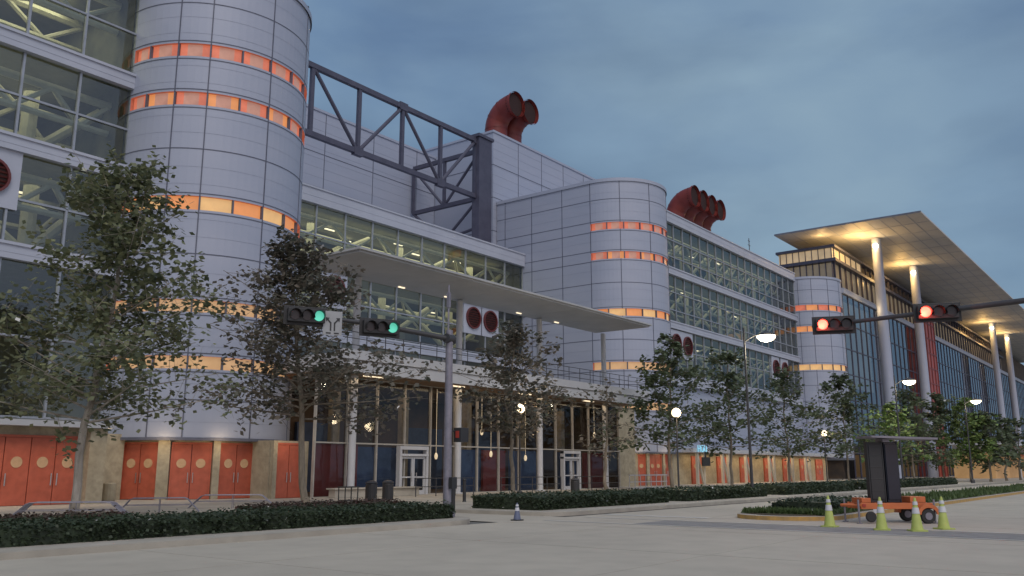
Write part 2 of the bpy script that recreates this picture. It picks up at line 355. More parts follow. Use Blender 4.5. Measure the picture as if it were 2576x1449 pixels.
def doorset(p0,p1,z0,z1,nleaf,ph=1.75,holes=True):
    p0=Vector((p0[0],p0[1],0)); p1=Vector((p1[0],p1[1],0)); d=(p1-p0); Lw=d.length; d.normalize(); n=Vector((d.y,-d.x,0))
    w=Lw/nleaf; mb=MB()
    for i in range(nleaf):
        c=p0+d*w*(i+.5)+Vector((0,0,(z0+z1)/2))
        mb.obox(c,d*(w/2-.018),n*.035,(0,0,(z1-z0)/2-.02))
    c=(p0+p1)/2+Vector((0,0,(z0+z1)/2))-n*.06; mb.obox(c,d*(Lw/2),n*.02,(0,0,(z1-z0)/2),1)
    for e in (p0,p1): mb.obox(e+Vector((0,0,(z0+z1)/2)),d*.05,n*.07,(0,0,(z1-z0)/2),2)
    mb.obox((p0+p1)/2+Vector((0,0,z1+.04)),d*(Lw/2+.05),n*.07,(0,0,.05),2)
    o=mb.build('door',[M['door'],M['maroon'],M['door']],hall)
    for i in range(nleaf):
        c=p0+d*w*(i+.5)+Vector((0,0,z0+ph)); k=MB()
        if holes: k.bar(c+n*.02,c+n*.055,min(.23,w*.26),n=20); k.build('porthole',M['port'],o)
        s=1 if i%2==0 else -1; c=p0+d*(w*(i+.5)+s*(w/2-.12))+n*.09+Vector((0,0,z0+1.05)); k=MB(); k.bar(c-Vector((0,0,.25)),c+Vector((0,0,.25)),.022,n=6)
        k.bar(c-Vector((0,0,.2)),c-Vector((0,0,.2))-n*.06,.012,n=5);k.bar(c+Vector((0,0,.2)),c+Vector((0,0,.2))-n*.06,.012,n=5); k.build('handle',M['chrome'],o)
    return o
def base(cx,cy,R,centers,wid,back):
    mb=MB(); r0=R-.55
    pts=[(cx-r0,back)]+[(cx+r0*math.cos(Rd(a)),cy+r0*math.sin(Rd(a))) for a in range(180,361,6)]+[(cx+r0,back)]
    mb.prism(pts,.1,3.0)
    ends=[180]+[v for c in centers for v in (c-wid/2-.8,c+wid/2+.8)]+[360]
    for i in range(0,len(ends),2):
        a,b=ends[i],ends[i+1]
        if b-a<1: continue
        n=max(1,int((b-a)/5)); P=[];Q=[]
        for k in range(n+1):
            t=Rd(a+(b-a)*k/n); P.append((cx+(R-.18)*math.cos(t),cy+(R-.18)*math.sin(t))); Q.append((cx+(r0-.05)*math.cos(t),cy+(r0-.05)*math.sin(t)))
        mb.prism(P+Q[::-1],.1,2.99)
    mb.build('base_wall',M['stone'],hall)
    for c in centers:
        r=R-.42; a=Rd(c-wid/2); b=Rd(c+wid/2)
        doorset((cx+r*math.cos(a),cy+r*math.sin(a)),(cx+r*math.cos(b),cy+r*math.sin(b)),.13,2.82,2)
base(28.2,43.8,5.3,[209.0,238.5,265.5],21.5,58)
mb=MB(); mb.box(28.7,31.0,37.45,40,.1,3.05); mb.box(28.75,29.0,37.2,37.46,.1,3.04); mb.box(30.75,31.0,37.2,37.46,.1,3.04); mb.build('base_wall',M['stone'],hall)
doorset((29.05,37.4),(30.7,37.4),.13,2.85,2,holes=False)
base(74.3,43.4,5.1,[205,228,251,274],18,54)
for a in (196,224,252.5): point((28.2+5.9*math.cos(Rd(a)),43.8+5.9*math.sin(Rd(a)),2.9),22,WARM,.25)
point((29.2,36.4,3.0),18,WARM,.25)
for a in (196,228,262): point((74.3+5.9*math.cos(Rd(a)),43.4+5.9*math.sin(Rd(a)),2.9),24,WARM,.25)
mb=MB(); mb.box(-20,20.2,38.4,43.7,.1,3.35); mb.box(19.55,20.3,37.9,38.5,.1,3.34); mb.box(20.2,23.4,42,44,.1,3.3)
mb.build('podium',M['stone'],hall)
mb=MB(); mb.box(-20,20.5,37.7,43.7,3.35,3.6); mb.build('podium_ledge',M['white'],hall)
doorset((15.2,38.33),(19.35,38.33),.13,2.9,4); doorset((9.6,38.33),(13.7,38.33),.13,2.9,4)
area((16,37.0,3.3),8,.3,60,WARM,(Rd(-25),0,0)); point((21.3,39.5,3.0),22,WARM)
def curtain(name,p0,p1,zr,sp,bands,gm='glass',fm='mull',parent=hall,mw=.055,bandm='band'):
    p0=Vector((p0[0],p0[1],0)); p1=Vector((p1[0],p1[1],0)); d=(p1-p0); L=d.length; d.normalize(); n=Vector((d.y,-d.x,0)); z0,z1=zr[0],zr[-1]
    mb=MB(); k=max(1,round(L/sp))
    for i in range(k+1): mb.obox(p0+d*(L*i/k)+n*.03+Vector((0,0,(z0+z1)/2)),d*mw,n*.09,(0,0,(z1-z0)/2))
    for z in zr: mb.obox((p0+p1)/2+n*.025+Vector((0,0,z)),d*(L/2),n*.075,(0,0,mw))
    o=mb.build(name,M[fm],parent)
    q=MB(); q.quad(p0+Vector((0,0,z0)),p1+Vector((0,0,z0)),p1+Vector((0,0,z1)),p0+Vector((0,0,z1))); q.build('glazing',M[gm],o)
    for a,b in bands:
        q=MB(); q.obox((p0+p1)/2+n*.12+Vector((0,0,(a+b)/2)),d*(L/2+.01),n*.22,(0,0,(b-a)/2)); q.obox((p0+p1)/2+n*.12+Vector((0,0,b-.07)),d*(L/2+.03),n*.30,(0,0,.072))
        q.obox((p0+p1)/2+n*.12+Vector((0,0,(a+b)/2-.1)),d*(L/2+.012),n*.235,(0,0,.02))
        q.build('spandrel_band',M[bandm],o)
    return o
def vent(parent,p,n,r,panel=True,w=1.35,h=1.3):
    p=Vector(p); n=Vector(n).normalized(); d=Vector((-n.y,n.x,0))
    mb=MB()
    if panel: mb.obox(p+n*.1,d*w,n*.08,(0,0,h),0)
    K=24
    for k in range(K):
        a=2*PI*k/K; b=2*PI*(k+1)/K
        for (ra,rb,oa,ob) in ((r*1.1,r*1.1,.18,.34),(r*1.1,r*.95,.34,.34),(r*.95,r*.95,.34,.2)):
            f=lambda t,rr,oo:p+n*oo+d*math.cos(t)*rr+Vector((0,0,1))*math.sin(t)*rr
            mb.quad(f(a,ra,oa),f(b,ra,oa),f(b,rb,ob),f(a,rb,ob),1)
    mb.poly([p+n*.2+d*math.cos(2*PI*k/K)*r+Vector((0,0,math.sin(2*PI*k/K)*r)) for k in range(K)],2)
    z=-r*.8
    while z<r*.85:
        w2=math.sqrt(r*r-z*z); mb.obox(p+n*.24+Vector((0,0,z)),d*w2,n*.03,Vector((0,0,.035))+n*.03,1); z+=.22
    mb.build('round_vent',[M['band'],M['vred'],M['hole']],parent)
def inttruss(parent,x0,x1,y,zl,step=4.4,r=.15,depth=4):
    rr=random.Random(int(x0)); mb=MB()
    for zb,zt in zl:
        x=x0; s=0
        for yy in (y,y+depth):
            mb.bar((x0,yy,zt-.5),(x1,yy,zt-.5),r*1.3,n=6); mb.bar((x0,yy,zt-2.1),(x1,yy,zt-2.1),r,n=6)
        while x<x1-.1:
            e=min(x+step*rr.uniform(.8,1.2),x1); m_=(x+e)/2
            for yy in (y,y+depth):
                mb.bar((x,yy,zt-.5),(m_,yy,zt-2.1),r*.8,n=6); mb.bar((m_,yy,zt-2.1),(e,yy,zt-.5),r*.8,n=6)
            mb.bar((x,y,zt-.5),(e,y+depth,zt-.5),r*.8,n=6); mb.bar((x,y,zt-2.1),(x,y+depth,zt-.5),r*.8,n=6)
            if s%2==0:
                mb.bar((x,y+depth*.6,zb),(x,y+depth*.6,zt),r*2.3,n=10); mb.bar((x,y+depth*.6,zb+.6),(e,y+1,zt-.6),r*1.6,n=8); mb.bar((x,y+depth*.6,zb+.6),(x-step*.8,y+depth,zt-.6),r*1.5,n=8)
            x=e; s+=1
    mb.build('interior_truss',M['intr'],parent)
def rooms(parent,x0,x1,y,zl,depth,power,color=YG,wall='intw'):
    rr=random.Random(int(x0*3)); mb=MB()
    for zb,zt in zl:
        mb.quad((x0,y+depth,zb),(x1,y+depth,zb),(x1,y+depth,zt),(x0,y+depth,zt),0)
        mb.box(x0,x1,y+.35,y+depth,zb-.35,zb,1)
        x=x0+1
        while x<x1-5:
            wd=rr.uniform(1.5,5); hh=rr.uniform(.35,.8)*(zt-zb); dy=rr.uniform(.5,3)
            mb.box(x,x+wd,y+depth-dy,y+depth-.05,zb+.01,zb+hh,rr.choice((2,3,2,1))); x+=wd+rr.uniform(.8,5)
    mb.box(x0,x1,y+.35,y+depth,zl[-1][1],zl[-1][1]+.3,1)
    for xx in (x0,x1): mb.quad((xx,y+.2,zl[0][0]),(xx,y+depth,zl[0][0]),(xx,y+depth,zl[-1][1]),(xx,y+.2,zl[-1][1]),0)
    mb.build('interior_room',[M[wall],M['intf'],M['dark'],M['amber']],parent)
    for (zb,zt),pw in zip(zl,power): area(((x0+x1)/2,y+depth*.4,zt-.15),(x1-x0)*.9,depth*.5,pw,color)
    q=MB()
    for zb,zt in zl:
        x=x0+1.5
        while x<x1-1:
            yy=y+depth*rr.uniform(.3,.7); q.box(x,x+1.0,yy,yy+.18,zt-.3,zt-.22); x+=rr.uniform(2.5,6)
    q.build('ceiling_light',M['lampw'],parent)
cwL=curtain('curtain_wall',(-8,43.7),(22.95,43.7),[4,7.8,11.8,14.4,17.1,19.6,22.3,25.2,28.2],2.9,[(11.4,12.2),(16.7,17.5),(21.9,22.75),(27.9,29.5)])
cwL['label']='bright glass wall left of the nearest tower'
vent(cwL,(16.4,43.7,15.25),(0,-1,0),.8,True,1.35,1.45)
inttruss(cwL,4,22.8,45.6,[(17.6,21.9),(22.8,28),(12.2,16.7)],r=.18)
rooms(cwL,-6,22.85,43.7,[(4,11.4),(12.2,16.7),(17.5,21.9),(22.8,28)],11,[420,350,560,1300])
cwM=curtain('curtain_wall',(33.6,51.4),(69.15,51.4),[8.0,10.6,12.2,14.4,16.9,19.2,21.6],2.9,[(11.2,12.0),(16.6,17.5),(21.6,22.9)])
cwM['label']='glass wall set back above the entrance terrace'
for x in (44.5,61.3,63.8): vent(cwM,(x,51.4,15.3),(0,-1,0),.93,True,1.3,1.5)
inttruss(cwM,36,69,53.0,[(17.5,21.6),(12.0,16.6)],r=.15)
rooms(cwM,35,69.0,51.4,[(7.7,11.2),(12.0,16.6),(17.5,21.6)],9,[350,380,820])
cwR=curtain('curtain_wall',(79.4,43.0),(124,43.0),[11.6,14.2,16.6,18.6,20.6,22.5,24.6,26.5,28.4],2.2,[(16.5,17.3),(22.5,23.3),(28.4,29.6),(10.4,11.6)])
cwR['label']='three storey glass wall between middle and far towers'
for x in (85.6,88.3,114.7,118): vent(cwR,(x,43.0,14.9),(0,-1,0),1.0,True,1.35,1.5)
inttruss(cwR,80,123.5,45,[(11.6,16.5),(17.3,22.5),(23.3,28.4)],r=.13)
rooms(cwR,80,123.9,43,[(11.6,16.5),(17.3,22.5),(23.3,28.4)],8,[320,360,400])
def panelled(x0,x1,y0,y1,z0,z1,dx,dz,name,faces='SW'):
    mb=MB(); mb.box(x0,x1,y0,y1,z0,z1)
    z=z1-dz
    while z>z0:
        if 'S' in faces: mb.box(x0,x1,y0-.02,y0+.05,z-.035,z+.035,1)
        if 'W' in faces: mb.box(x0-.02,x0+.05,y0,y1,z-.035,z+.035,1)
        z-=dz
    z=z1-.9
    while z>z0:
        if 'S' in faces: mb.box(x0,x1,y0-.01,y0+.05,z-.01,z+.01,2)
        z-=.95
    x=x0+dx
    while x<x1:
        if 'S' in faces: mb.box(x-.035,x+.035,y0-.022,y0+.05,z0,z1,1)
        x+=dx
    mb.box(x0-.1,x1+.1,y0-.1,y1+.1,z1,z1+.25)
    return mb.build(name,[M['panel'],M['joint'],M['seam']],hall)
panelled(68.6,118,54.75,84,22,36.7,4.4,3.6,'upper_block')
panelled(33.6,68.5,63,84,22.4,35.5,6.4,4.2,'rear_wall','S')
mb=MB(); mb.box(33.6,68.5,51.7,63,22.3,22.6); mb.box(-20,33.5,54.8,84,3,28.5); mb.box(-8,22.9,44.0,55,29.2,29.5); mb.box(79.5,124,43.3,54.7,29.3,29.55); mb.box(34,68,60.5,63,7,22.3); mb.box(79.5,124,51.2,54.7,3,29.3); mb.box(118,139,54.8,84,3,29.0)
mb.build('roof',M['band'],hall)
mb=MB(); mb.box(79.3,124,43.1,51,3.2,10.4); mb.box(78,124,39.4,43.2,3.2,4.0); mb.build('lower_wall',M['panel'],hall)
q=MB(); q.bar((112,44.5,29.6),(112,44.5,32.6),.05); q.bar((111.6,44.5,31.6),(112.4,44.5,31.6),.04); q.bar((111.7,44.5,32.2),(112.3,44.5,32.2),.04); q.build('antenna',M['dpole'],hall)
xs=[33.5,38.0,43.2,48.4,53.7,58.9,64.2]; Y=53.5; zt_,zb_=34.1,28.2
mb=MB(); mb.box(33,65,Y-.2,Y+.2,zt_-.22,zt_+.22); mb.box(33,65,Y-.2,Y+.2,zb_-.22,zb_+.22); tr=mb.build('roof_truss',M['steel'],hall)
for i,x in enumerate(xs[1:]):
    q=MB(); q.box(x-.17,x+.17,Y-.15,Y+.15,zb_+.2,zt_-.2); q.build('truss_post',M['steel'],tr)
for i,(a,b) in enumerate(zip(xs[2:-1],xs[3:])):
    q=MB(); p1,p2=((a,Y,zt_),(b,Y,zb_)) if i%2==0 else ((a,Y,zb_),(b,Y,zt_)); q.bar(p1,p2,.17,n=8); q.build('truss_diagonal',M['steel'],tr)
    q=MB(); z=zb_ if i%2==0 else zt_
    q.obox((b,Y,z),(.5,0,0),(0,.22,0),(0,0,.36)); q.build('gusset_plate',M['steel'],tr)
X=64.8; y2=62.6
for z in (zt_-.9,zb_):
    q=MB(); q.obox((X,(Y+y2)/2,z),(.18,0,0),(0,(y2-Y)/2,0),(0,0,.2)); q.build('truss_chord',M['steel'],tr)
for yy in (58.2,y2):
    q=MB(); q.box(X-.14,X+.14,yy-.14,yy+.14,zb_,zt_-.9); q.build('truss_post',M['steel'],tr)
for p1,p2 in (((X,Y,zt_-1),(X,58.2,zb_)),((X,58.2,zb_),(X,y2,zt_-1)),((X,58.2,24.4),(X,y2,zb_)),((X,58.2,24.4),(X,Y,zb_)),((X,Y,25.2),(X,y2,24.0))):
    q=MB(); q.bar(p1,p2,.15); q.build('truss_diagonal',M['steel'],tr)
mb=MB()
for k in range(4):
    mb.bar((64.35+.5*k,53.2+.25*(k%2),22.5),(64.35+.5*k,53.2+.25*(k%2),34.6),.24,n=10)
mb.box(64.1,66.1,52.95,53.85,22.6,34.5); mb.box(63.9,66.3,52.8,54.0,34.4,34.7); mb.build('truss_column',M['steel'],hall)
def duct(x,ym,zr,R=2.4,r=1.2,h=3.0):
    cy=ym; cz=zr+h
    pts=[(x,cy+R,zr-.2),(x,cy+R,zr+h*.5)]+[(x,cy+R*math.cos(Rd(a)),cz+R*math.sin(Rd(a))) for a in range(0,91,10)]+[(x,cy-.5,cz+R)]
    rs=[r*1.0]*(len(pts)-1)+[r*1.08]
    mb=MB(); mb.tube(pts,rs,n=24,cap=False); mb.tube([(x,cy-.35,cz+R),(x,cy-.62,cz+R)],[r*1.14,r*1.16],n=24,cap=False)
    for a in (0,30,60,88):
        c=Vector((x,cy+R*math.cos(Rd(a)),cz+R*math.sin(Rd(a)))); t=Vector((0,-math.sin(Rd(a)),math.cos(Rd(a))))
        mb.tube([c-t*.06,c+t*.06],[r*1.03,r*1.03],n=24,cap=False)
    o=mb.build('exhaust_duct',M['red'],hall,smooth=True)
    k=MB(); k.bar((x,cy-.3,cz+R),(x,cy+.05,cz+R),r*1.0,n=24); k.build('duct_mouth',M['hole'],o)
for x in (74.2,76.9): duct(x,56.4,36.8,h=2.9,r=1.3)
for x in (96.0,98.5,101.0,103.5): duct(x,45.2,29.6,h=2.7,R=2.3,r=1.2)
mb=MB(); mb.box(30.6,63.2,34.4,51.3,6.75,7.6); mb.box(30.5,63.3,34.2,34.45,7.25,7.75); mb.box(30.55,63.25,34.3,34.5,6.6,7.2); te=mb.build('terrace_slab',M['white'],hall)
q=MB(); q.box(31,62.9,34.8,46,6.6,6.745); q.build('soffit',M['wood'],te)
for x in (33,40,47,55):
    q=MB(); q.box(x,x+1.4,35.2,35.35,6.54,6.6); q.build('soffit_light',M['lampw'],te)
area((47,35.6,6.45),30,.8,170,WARM)
sf=curtain('storefront',(31,36.8),(62.5,36.8),[.13,3.0,6.6],2.25,[],gm='glassd',fm='mulw',mw=.04)
mb=MB(); mb.box(31,62.5,45.9,46,.13,6.6,0); 
for x,w,m_ in ((34.6,3.6,1),(43.2,2.6,1),(46.2,2.4,2),(49.2,3.8,1),(55.2,2.6,1),(58.6,3.2,2)): mb.box(x,x+w,37.6,37.8,.15,2.85,m_)
for x,w in ((37,3),(47,4),(55,3)): mb.box(x,x+w,45.6,45.85,.13,4.6,1)
for x in (36,42,48.5,55,60.5): mb.box(x,x+.5,41,41.5,.15,6.6,3)
mb.box(30.9,62.5,36.9,46,.1,.15,0); mb.box(62.5,62.7,36.8,46,.13,6.6,0); mb.box(62.7,69.2,39,51,.1,6.9,3)
mb.box(31.1,34.2,36.85,37,.15,2.95,2); mb.build('lobby_interior',[M['dark'],M['navy'],M['maroon'],M['stone']],sf)
for px,py in ((1097,1145),(1322,1150),(1235,1140),(1212,1085),(1495,1092)):
    p=onY(px,py,37.4); q=MB(); q.lathe(p-Vector((0,0,.25)),[(.02,0),(.08,.05),(.11,.2),(.08,.34),(.03,.42)],12); q.bar(p+Vector((0,0,.2)),(p.x,p.y,6.55),.010,n=5); q.build('pendant_lamp',M['pend'],sf)
area((47,37.25,6.3),28,.5,120,(1,.78,.6)); area((47,42,6.3),28,4,170,(1,.70,.45))
for px0,px1 in ((1003,1070),(1416,1456)):
    a=onY(px0,1200,36.6); b=onY(px1,1200,36.6); mb=MB(); x0,x1=a.x,b.x; xm=(x0+x1)/2
    for x in (x0,x1): mb.box(x-.09,x+.09,36.45,36.75,.13,2.9)
    mb.box(x0-.09,x1+.09,36.44,36.76,2.72,2.92); mb.box(x0-.09,x1+.09,36.43,36.77,2.35,2.48)
    dd=mb.build('entrance_doorway',M['white'],hall)
    for s,(u0,u1) in enumerate(((x0+.1,xm-.01),(xm+.01,x1-.1))):
        k=MB(); k.box(u0,u0+.12,36.55,36.62,.14,2.33); k.box(u1-.12,u1,36.55,36.62,.14,2.33); k.box(u0+.12,u1-.12,36.55,36.62,.14,.38); k.box(u0+.12,u1-.12,36.55,36.62,2.2,2.33); k.box(u0+.12,u1-.12,36.555,36.615,1.1,1.18); k.build('door_leaf',M['white'],dd)
        xx=(xm-.2 if s==0 else xm+.2); k=MB(); k.bar((xx,36.46,.9),(xx,36.46,1.4),.02,n=6); k.bar((xx,36.46,1.35),(xx,36.56,1.35),.012,n=5);k.bar((xx,36.46,.95),(xx,36.56,.95),.012,n=5); k.build('handle',M['chrome'],dd)
for x in (32.8,41.5,50.2,58.9):
    q=MB(); q.bar((x,35.8,.13),(x,35.8,12.1),.2,n=14); q.lathe((x,35.8,.13),[(.34,0),(.34,.06),(.22,.1)],14); q.build('column',M['white'],hall,smooth=True)
ZC=12.16
mb=MB(); mb.box(28.9,58.6,31.5,36.3,ZC,ZC+.12); mb.box(28.75,58.75,31.35,36.45,ZC+.11,ZC+.22)
for x in (33,37,41,45,49,53,57): mb.box(x-.015,x+.015,31.52,36.28,ZC-.006,ZC+.01)
cn=mb.build('entrance_canopy',M['canopy'],hall)
for px,py in ((1010,728),(1125,752),(1305,792),(1400,815)):
    d=ray(px,py); t=(12.0-EYE)/d.z; p=Vector((d.x*t,d.y*t,12.0)); yy=min(p.y,36.0); q=MB(); q.box(p.x-.25,p.x+.25,yy-.05,yy+.05,ZC-.06,ZC-.007); q.build('canopy_light',M['lampw'],cn)
mb=MB(); x=31
while x<63.2: mb.bar((x,34.5,7.7),(x,34.5,8.75),.025,n=5); x+=1.4
for z in (8.75,8.4,8.05): mb.bar((30.7,34.5,z),(63.1,34.5,z),.022,n=5)
mb.build('terrace_railing',M['dpole'],hall)
mb=MB(); mb.box(62.8,124,39.9,43,.1,3.2); mb.build('ground_floor_wall',M['stone'],hall)
mb=MB(); mb.box(79,125,38.2,43,3.2,3.6); mb.build('ground_floor_canopy',M['white'],hall)
for x in (82,88,94,101,107,113,119): doorset((x,39.83),(x+2.6,39.83),.13,2.8,2)
doorset((63.5,39.83),(67.0,39.83),.13,2.8,2)
for x in (80.3,86.2,92.2,99,105,111):
    q=MB(); q.box(x-.12,x+.12,38.3,38.55,.13,3.2); q.box(x+1.3,x+1.54,38.3,38.55,.13,3.2); q.obox((x+.7,38.42,1.6),(.62,0,-1.45),(0,.08,0),(.1,0,.045)); q.build('brace_frame',M['mulc'],hall)
area((102,38.9,3.1),44,.5,420,(1,.70,.38))
def text(s,size,loc,parent,m,rx=90,rz=0,name='sign_lettering'):
    cu=bpy.data.curves.new(name,'FONT'); cu.body=s; cu.size=size; cu.extrude=.03; cu.align_x='CENTER'
    o=bpy.data.objects.new('tmp',cu); col.objects.link(o); bpy.context.view_layer.update()
    me=bpy.data.meshes.new_from_object(o.evaluated_get(bpy.context.evaluated_depsgraph_get())); bpy.data.objects.remove(o)
    me.materials.clear(); me.materials.append(m); ob=bpy.data.objects.new(name,me); col.objects.link(ob)
    po=ORG[parent.name] if parent else Vector((0,0,0)); ob.parent=parent; ob.location=Vector(loc)-po; ob.rotation_euler=(Rd(rx),0,Rd(rz)); return ob
p=onY(1770,1146,38.0); text('HOU',.95,(p.x,38.1,3.25),hall,mat('sign_blue',(.2,.45,.6),em=(.3,.7,.9),es=.8))
q=MB(); q.box(p.x-.2,p.x+1.5,38.0,38.15,1.9,2.75); q.box(p.x+.5,p.x+.7,38.05,38.12,2.7,3.3); q.build('display_screen',M['black'],hall)
# ---------------------------------------------------------------- canopied glass hall
h2=thing('canopied_hall',(160,44,0),'glass hall under a vast cantilevered flat roof on tall white columns','building')
mb=MB(); z=39.0
mb.prism([(136.3,27.4),(360,27.4),(360,49.8),(136.3,49.8)],z,z+.25); mb.prism([(137.5,28.4),(360,28.4),(360,49.0),(137.5,49.0)],z+.25,z+.6)
for i in range(1,12): mb.box(136.4,360,27.5+i*1.95,27.6+i*1.95,z-.03,z+.01,1)
for x in range(142,356,6): mb.box(x,x+.12,27.5,49.7,z-.028,z+.01,1)
for i in range(5): mb.box(136.2,136.35,27.4,49.8,z+.03+i*.05,z+.05+i*.05,1)
mb.build('cantilever_roof',[M['soffit'],M['seam']],h2)
q=MB(); q.lathe((154,40,39.5),[(1.6,0),(1.5,.5),(.8,1.1),(.1,1.3)],16); q.build('roof_dome',M['white'],h2)
for x in (148,173,255,279):
    q=MB(); q.bar((x,37.0,0.1),(x,37.0,38.9),.9,.75,n=20); q.build('column',M['panel'],h2,smooth=True)
    q=MB(); q.box(x-1.6,x-1.0,36.5,37.2,37.2,37.7); q.build('roof_uplight',M['lamp'],h2); point((x-3.0,38.4,36.6),1150,(1,.58,.18),.5)
point((140.5,43.5,37.7),260,(1,.60,.22),.4); point((143,39.5,37.0),450,(1,.60,.22),.4)
mb=MB(); mb.box(139.2,360,42.4,51,.1,28.9,0); mb.box(142,360,42.5,50.5,29.2,37.2,0)
mb.build('hall_core',[M['dark']],h2)
q=MB(); q.box(139.3,158,42.0,42.35,14.5,28.4); q.build('amber_glow_panel',M['amb3'],h2)  # added glowing panel behind the glass, makes the corner glazing look lit
c1=curtain('glass_front',(139,40.6),(350,40.6),[.1,4,8,12,16,20,24,28.8],3.0,[(28.8,29.6)],gm='glassb',fm='steel',parent=h2,mw=.07)
c2=curtain('glass_side',(139,52),(139,40.6),[3,16,20,24,28.8],3.0,[(28.8,29.6)],gm='glassb',fm='mull',parent=h2,mw=.07)
q=MB(); q.box(140.7,300,42.2,50.6,30.2,34.3); q.build('clerestory_window',M['amb3'],h2)
q=MB(); q.box(140.5,156,42.0,50.8,35.0,36.7); q.build('lit_clerestory',M['amb2'],h2)
mb=MB()
for x in range(141,300,3): mb.box(x,x+.15,41.85,42.2,29.6,36.7)
for k in range(9): mb.box(140.35,140.7,42.1+k*1.05,42.2+k*1.05,29.6,36.7)
mb.box(139.9,300,41.4,51.1,34.4,34.9); mb.box(139.9,300,41.4,51.1,36.7,37.1); mb.build('clerestory_frame',M['steel'],h2)
mb=MB(); mb.box(186,194,38.8,40.4,.1,31,0)
for z in range(3,31,3): mb.box(185.9,194.1,38.7,40.5,z,z+.3,1)
for x in (186,188.6,191.3,193.7): mb.box(x,x+.3,38.65,38.8,.1,31,1)
for y in (38.8,40.2): mb.box(185.85,186,y-.1,y+.15,.1,31,1)
mb.box(185.6,194.4,38.4,40.6,31,31.8,2); mb.build('red_bay',[M['redg'],M['maroon'],M['soffit']],h2)  # red structure with the signal's flare put into its material as glow
point((146,38.2,27),200,(1,.7,.35),.4)
# ---------------------------------------------------------------- far pavilion
pv=thing('pavilion',(190,24,0),'low white roofed pavilion with red awnings at far right','building')
mb=MB(); mb.box(160,260,25,31,.1,4.2); mb.build('wall',M['amber'],pv)
mb=MB(); mb.box(158,262,22.5,31.5,5.4,5.9); mb.box(160,260,25,31,4.2,5.4); mb.build('roof',M['white'],pv)
for x in range(161,258,12):
    q=MB(); q.obox((x+4,23.6,3.9),(4.5,0,0),(0,1.4,.35),(0,0,.06)); q.build('awning',M['orange'],pv)
    q=MB(); q.bar((x+10,22.9,.1),(x+10,22.9,5.4),.12); q.build('post',M['white'],pv)
# ---------------------------------------------------------------- trees
def tree(name,base,h,rad,c0,seed,nl,mats,label,leaf=.2,dens=22,lean=(0,0),sub=5,trunk=.15,flat=1.0,group='street trees along the pavement'):
    rnd=random.Random(seed); random.seed(seed)
    t=thing(name,base,label,'tree',group); bx,by,bz=base
    P=[]; dx=dy=0; K=12
    for i in range(K+1):
        s=i/K; P.append(Vector((bx+lean[0]*s+dx,by+lean[1]*s+dy,bz+h*s))); dx+=rnd.gauss(0,.08); dy+=rnd.gauss(0,.08)
    def lead(s):
        f=s*K; i=min(int(f),K-1); return P[i].lerp(P[i+1],f-i)
    w=MB(); w.tube(P,[trunk*(1-.93*i/K)+.012 for i in range(K+1)],n=9)
    w.tube([P[0]-Vector((0,0,.1)),P[0]+Vector((0,0,.35))],[trunk*1.6,trunk*1.0],n=9)
    lf=MB()
    for i in range(nl):
        s=c0+(1-c0)*((i+rnd.random()*.6)/nl)**1.12*.98; ss=(s-c0)/(1-c0)
        a=i*2.4+rnd.gauss(0,.35); L=rad*((1-ss)**.75*.93+.07)*min(1,.72+ss*1.8)*rnd.uniform(.5,1.2)+.2
        el=Rd((6+38*ss+rnd.gauss(0,9))*flat); st=lead(s)
        d=Vector((math.cos(a)*math.cos(el),math.sin(a)*math.cos(el),math.sin(el)))
        m1=st+d*L*.5+Vector((0,0,.03*L)); en=st+d*L+Vector((0,0,.08*L))
        r=trunk*.34*(1-.7*ss); w.tube([st,m1,en],[r,r*.55,.010],n=5,cap=False)
        ns=max(3,int(sub*(.6+.6*L/rad)))
        for k in range(ns):
            f=.25+.75*(k+rnd.random())/ns; q=(st.lerp(m1,f*2) if f<.5 else m1.lerp(en,f*2-1))
            e2=q+Vector((rnd.gauss(0,1),rnd.gauss(0,1),rnd.gauss(.3,.8))).normalized()*(.45+L*.25)*rnd.uniform(.5,1.1)
            w.bar(q,e2,.010,.004,n=4,cap=False)
            if rnd.random()<.10: continue
            nn=int(dens*rnd.uniform(.3,1.7)); sg=.11+.035*L
            for _ in range(nn):
                c=q.lerp(e2,rnd.uniform(.2,1.1))+Vector((rnd.gauss(0,sg),rnd.gauss(0,sg),rnd.gauss(0,sg*.8))); leafquads(lf,c,leaf)
    w.build('trunk',M[mats[1]],t); lf.build('crown',M[mats[0]],t)
    return t
b1=gnd(185,1303,.13); tree('sycamore_tree',tuple(b1),11.4,4.6,.25,3,54,('leafA','barkp'),'tall browning sycamore nearest at left in front of the bright glass wall',.21,28,(1.0,.3),8,.13)
b2=gnd(768,1271,.13); tree('sycamore_tree',tuple(b2),11.0,5.2,.32,8,48,('leafB','bark'),'dark spreading sycamore before the nearest rounded tower and white entrance columns',.24,25,(-1.1,0),8,.15)
b3=gnd(1293,1254,.13); tree('sycamore_tree',tuple(b3),8.5,4.0,.38,21,32,('leafB','bark'),'small dark sycamore in front of the entrance glass beside the globe lamp',.26,20,(-.3,0),6,.11)
def tx(px,Y): d=ray(px,1182); return (d.x/d.y*Y,Y,.13)
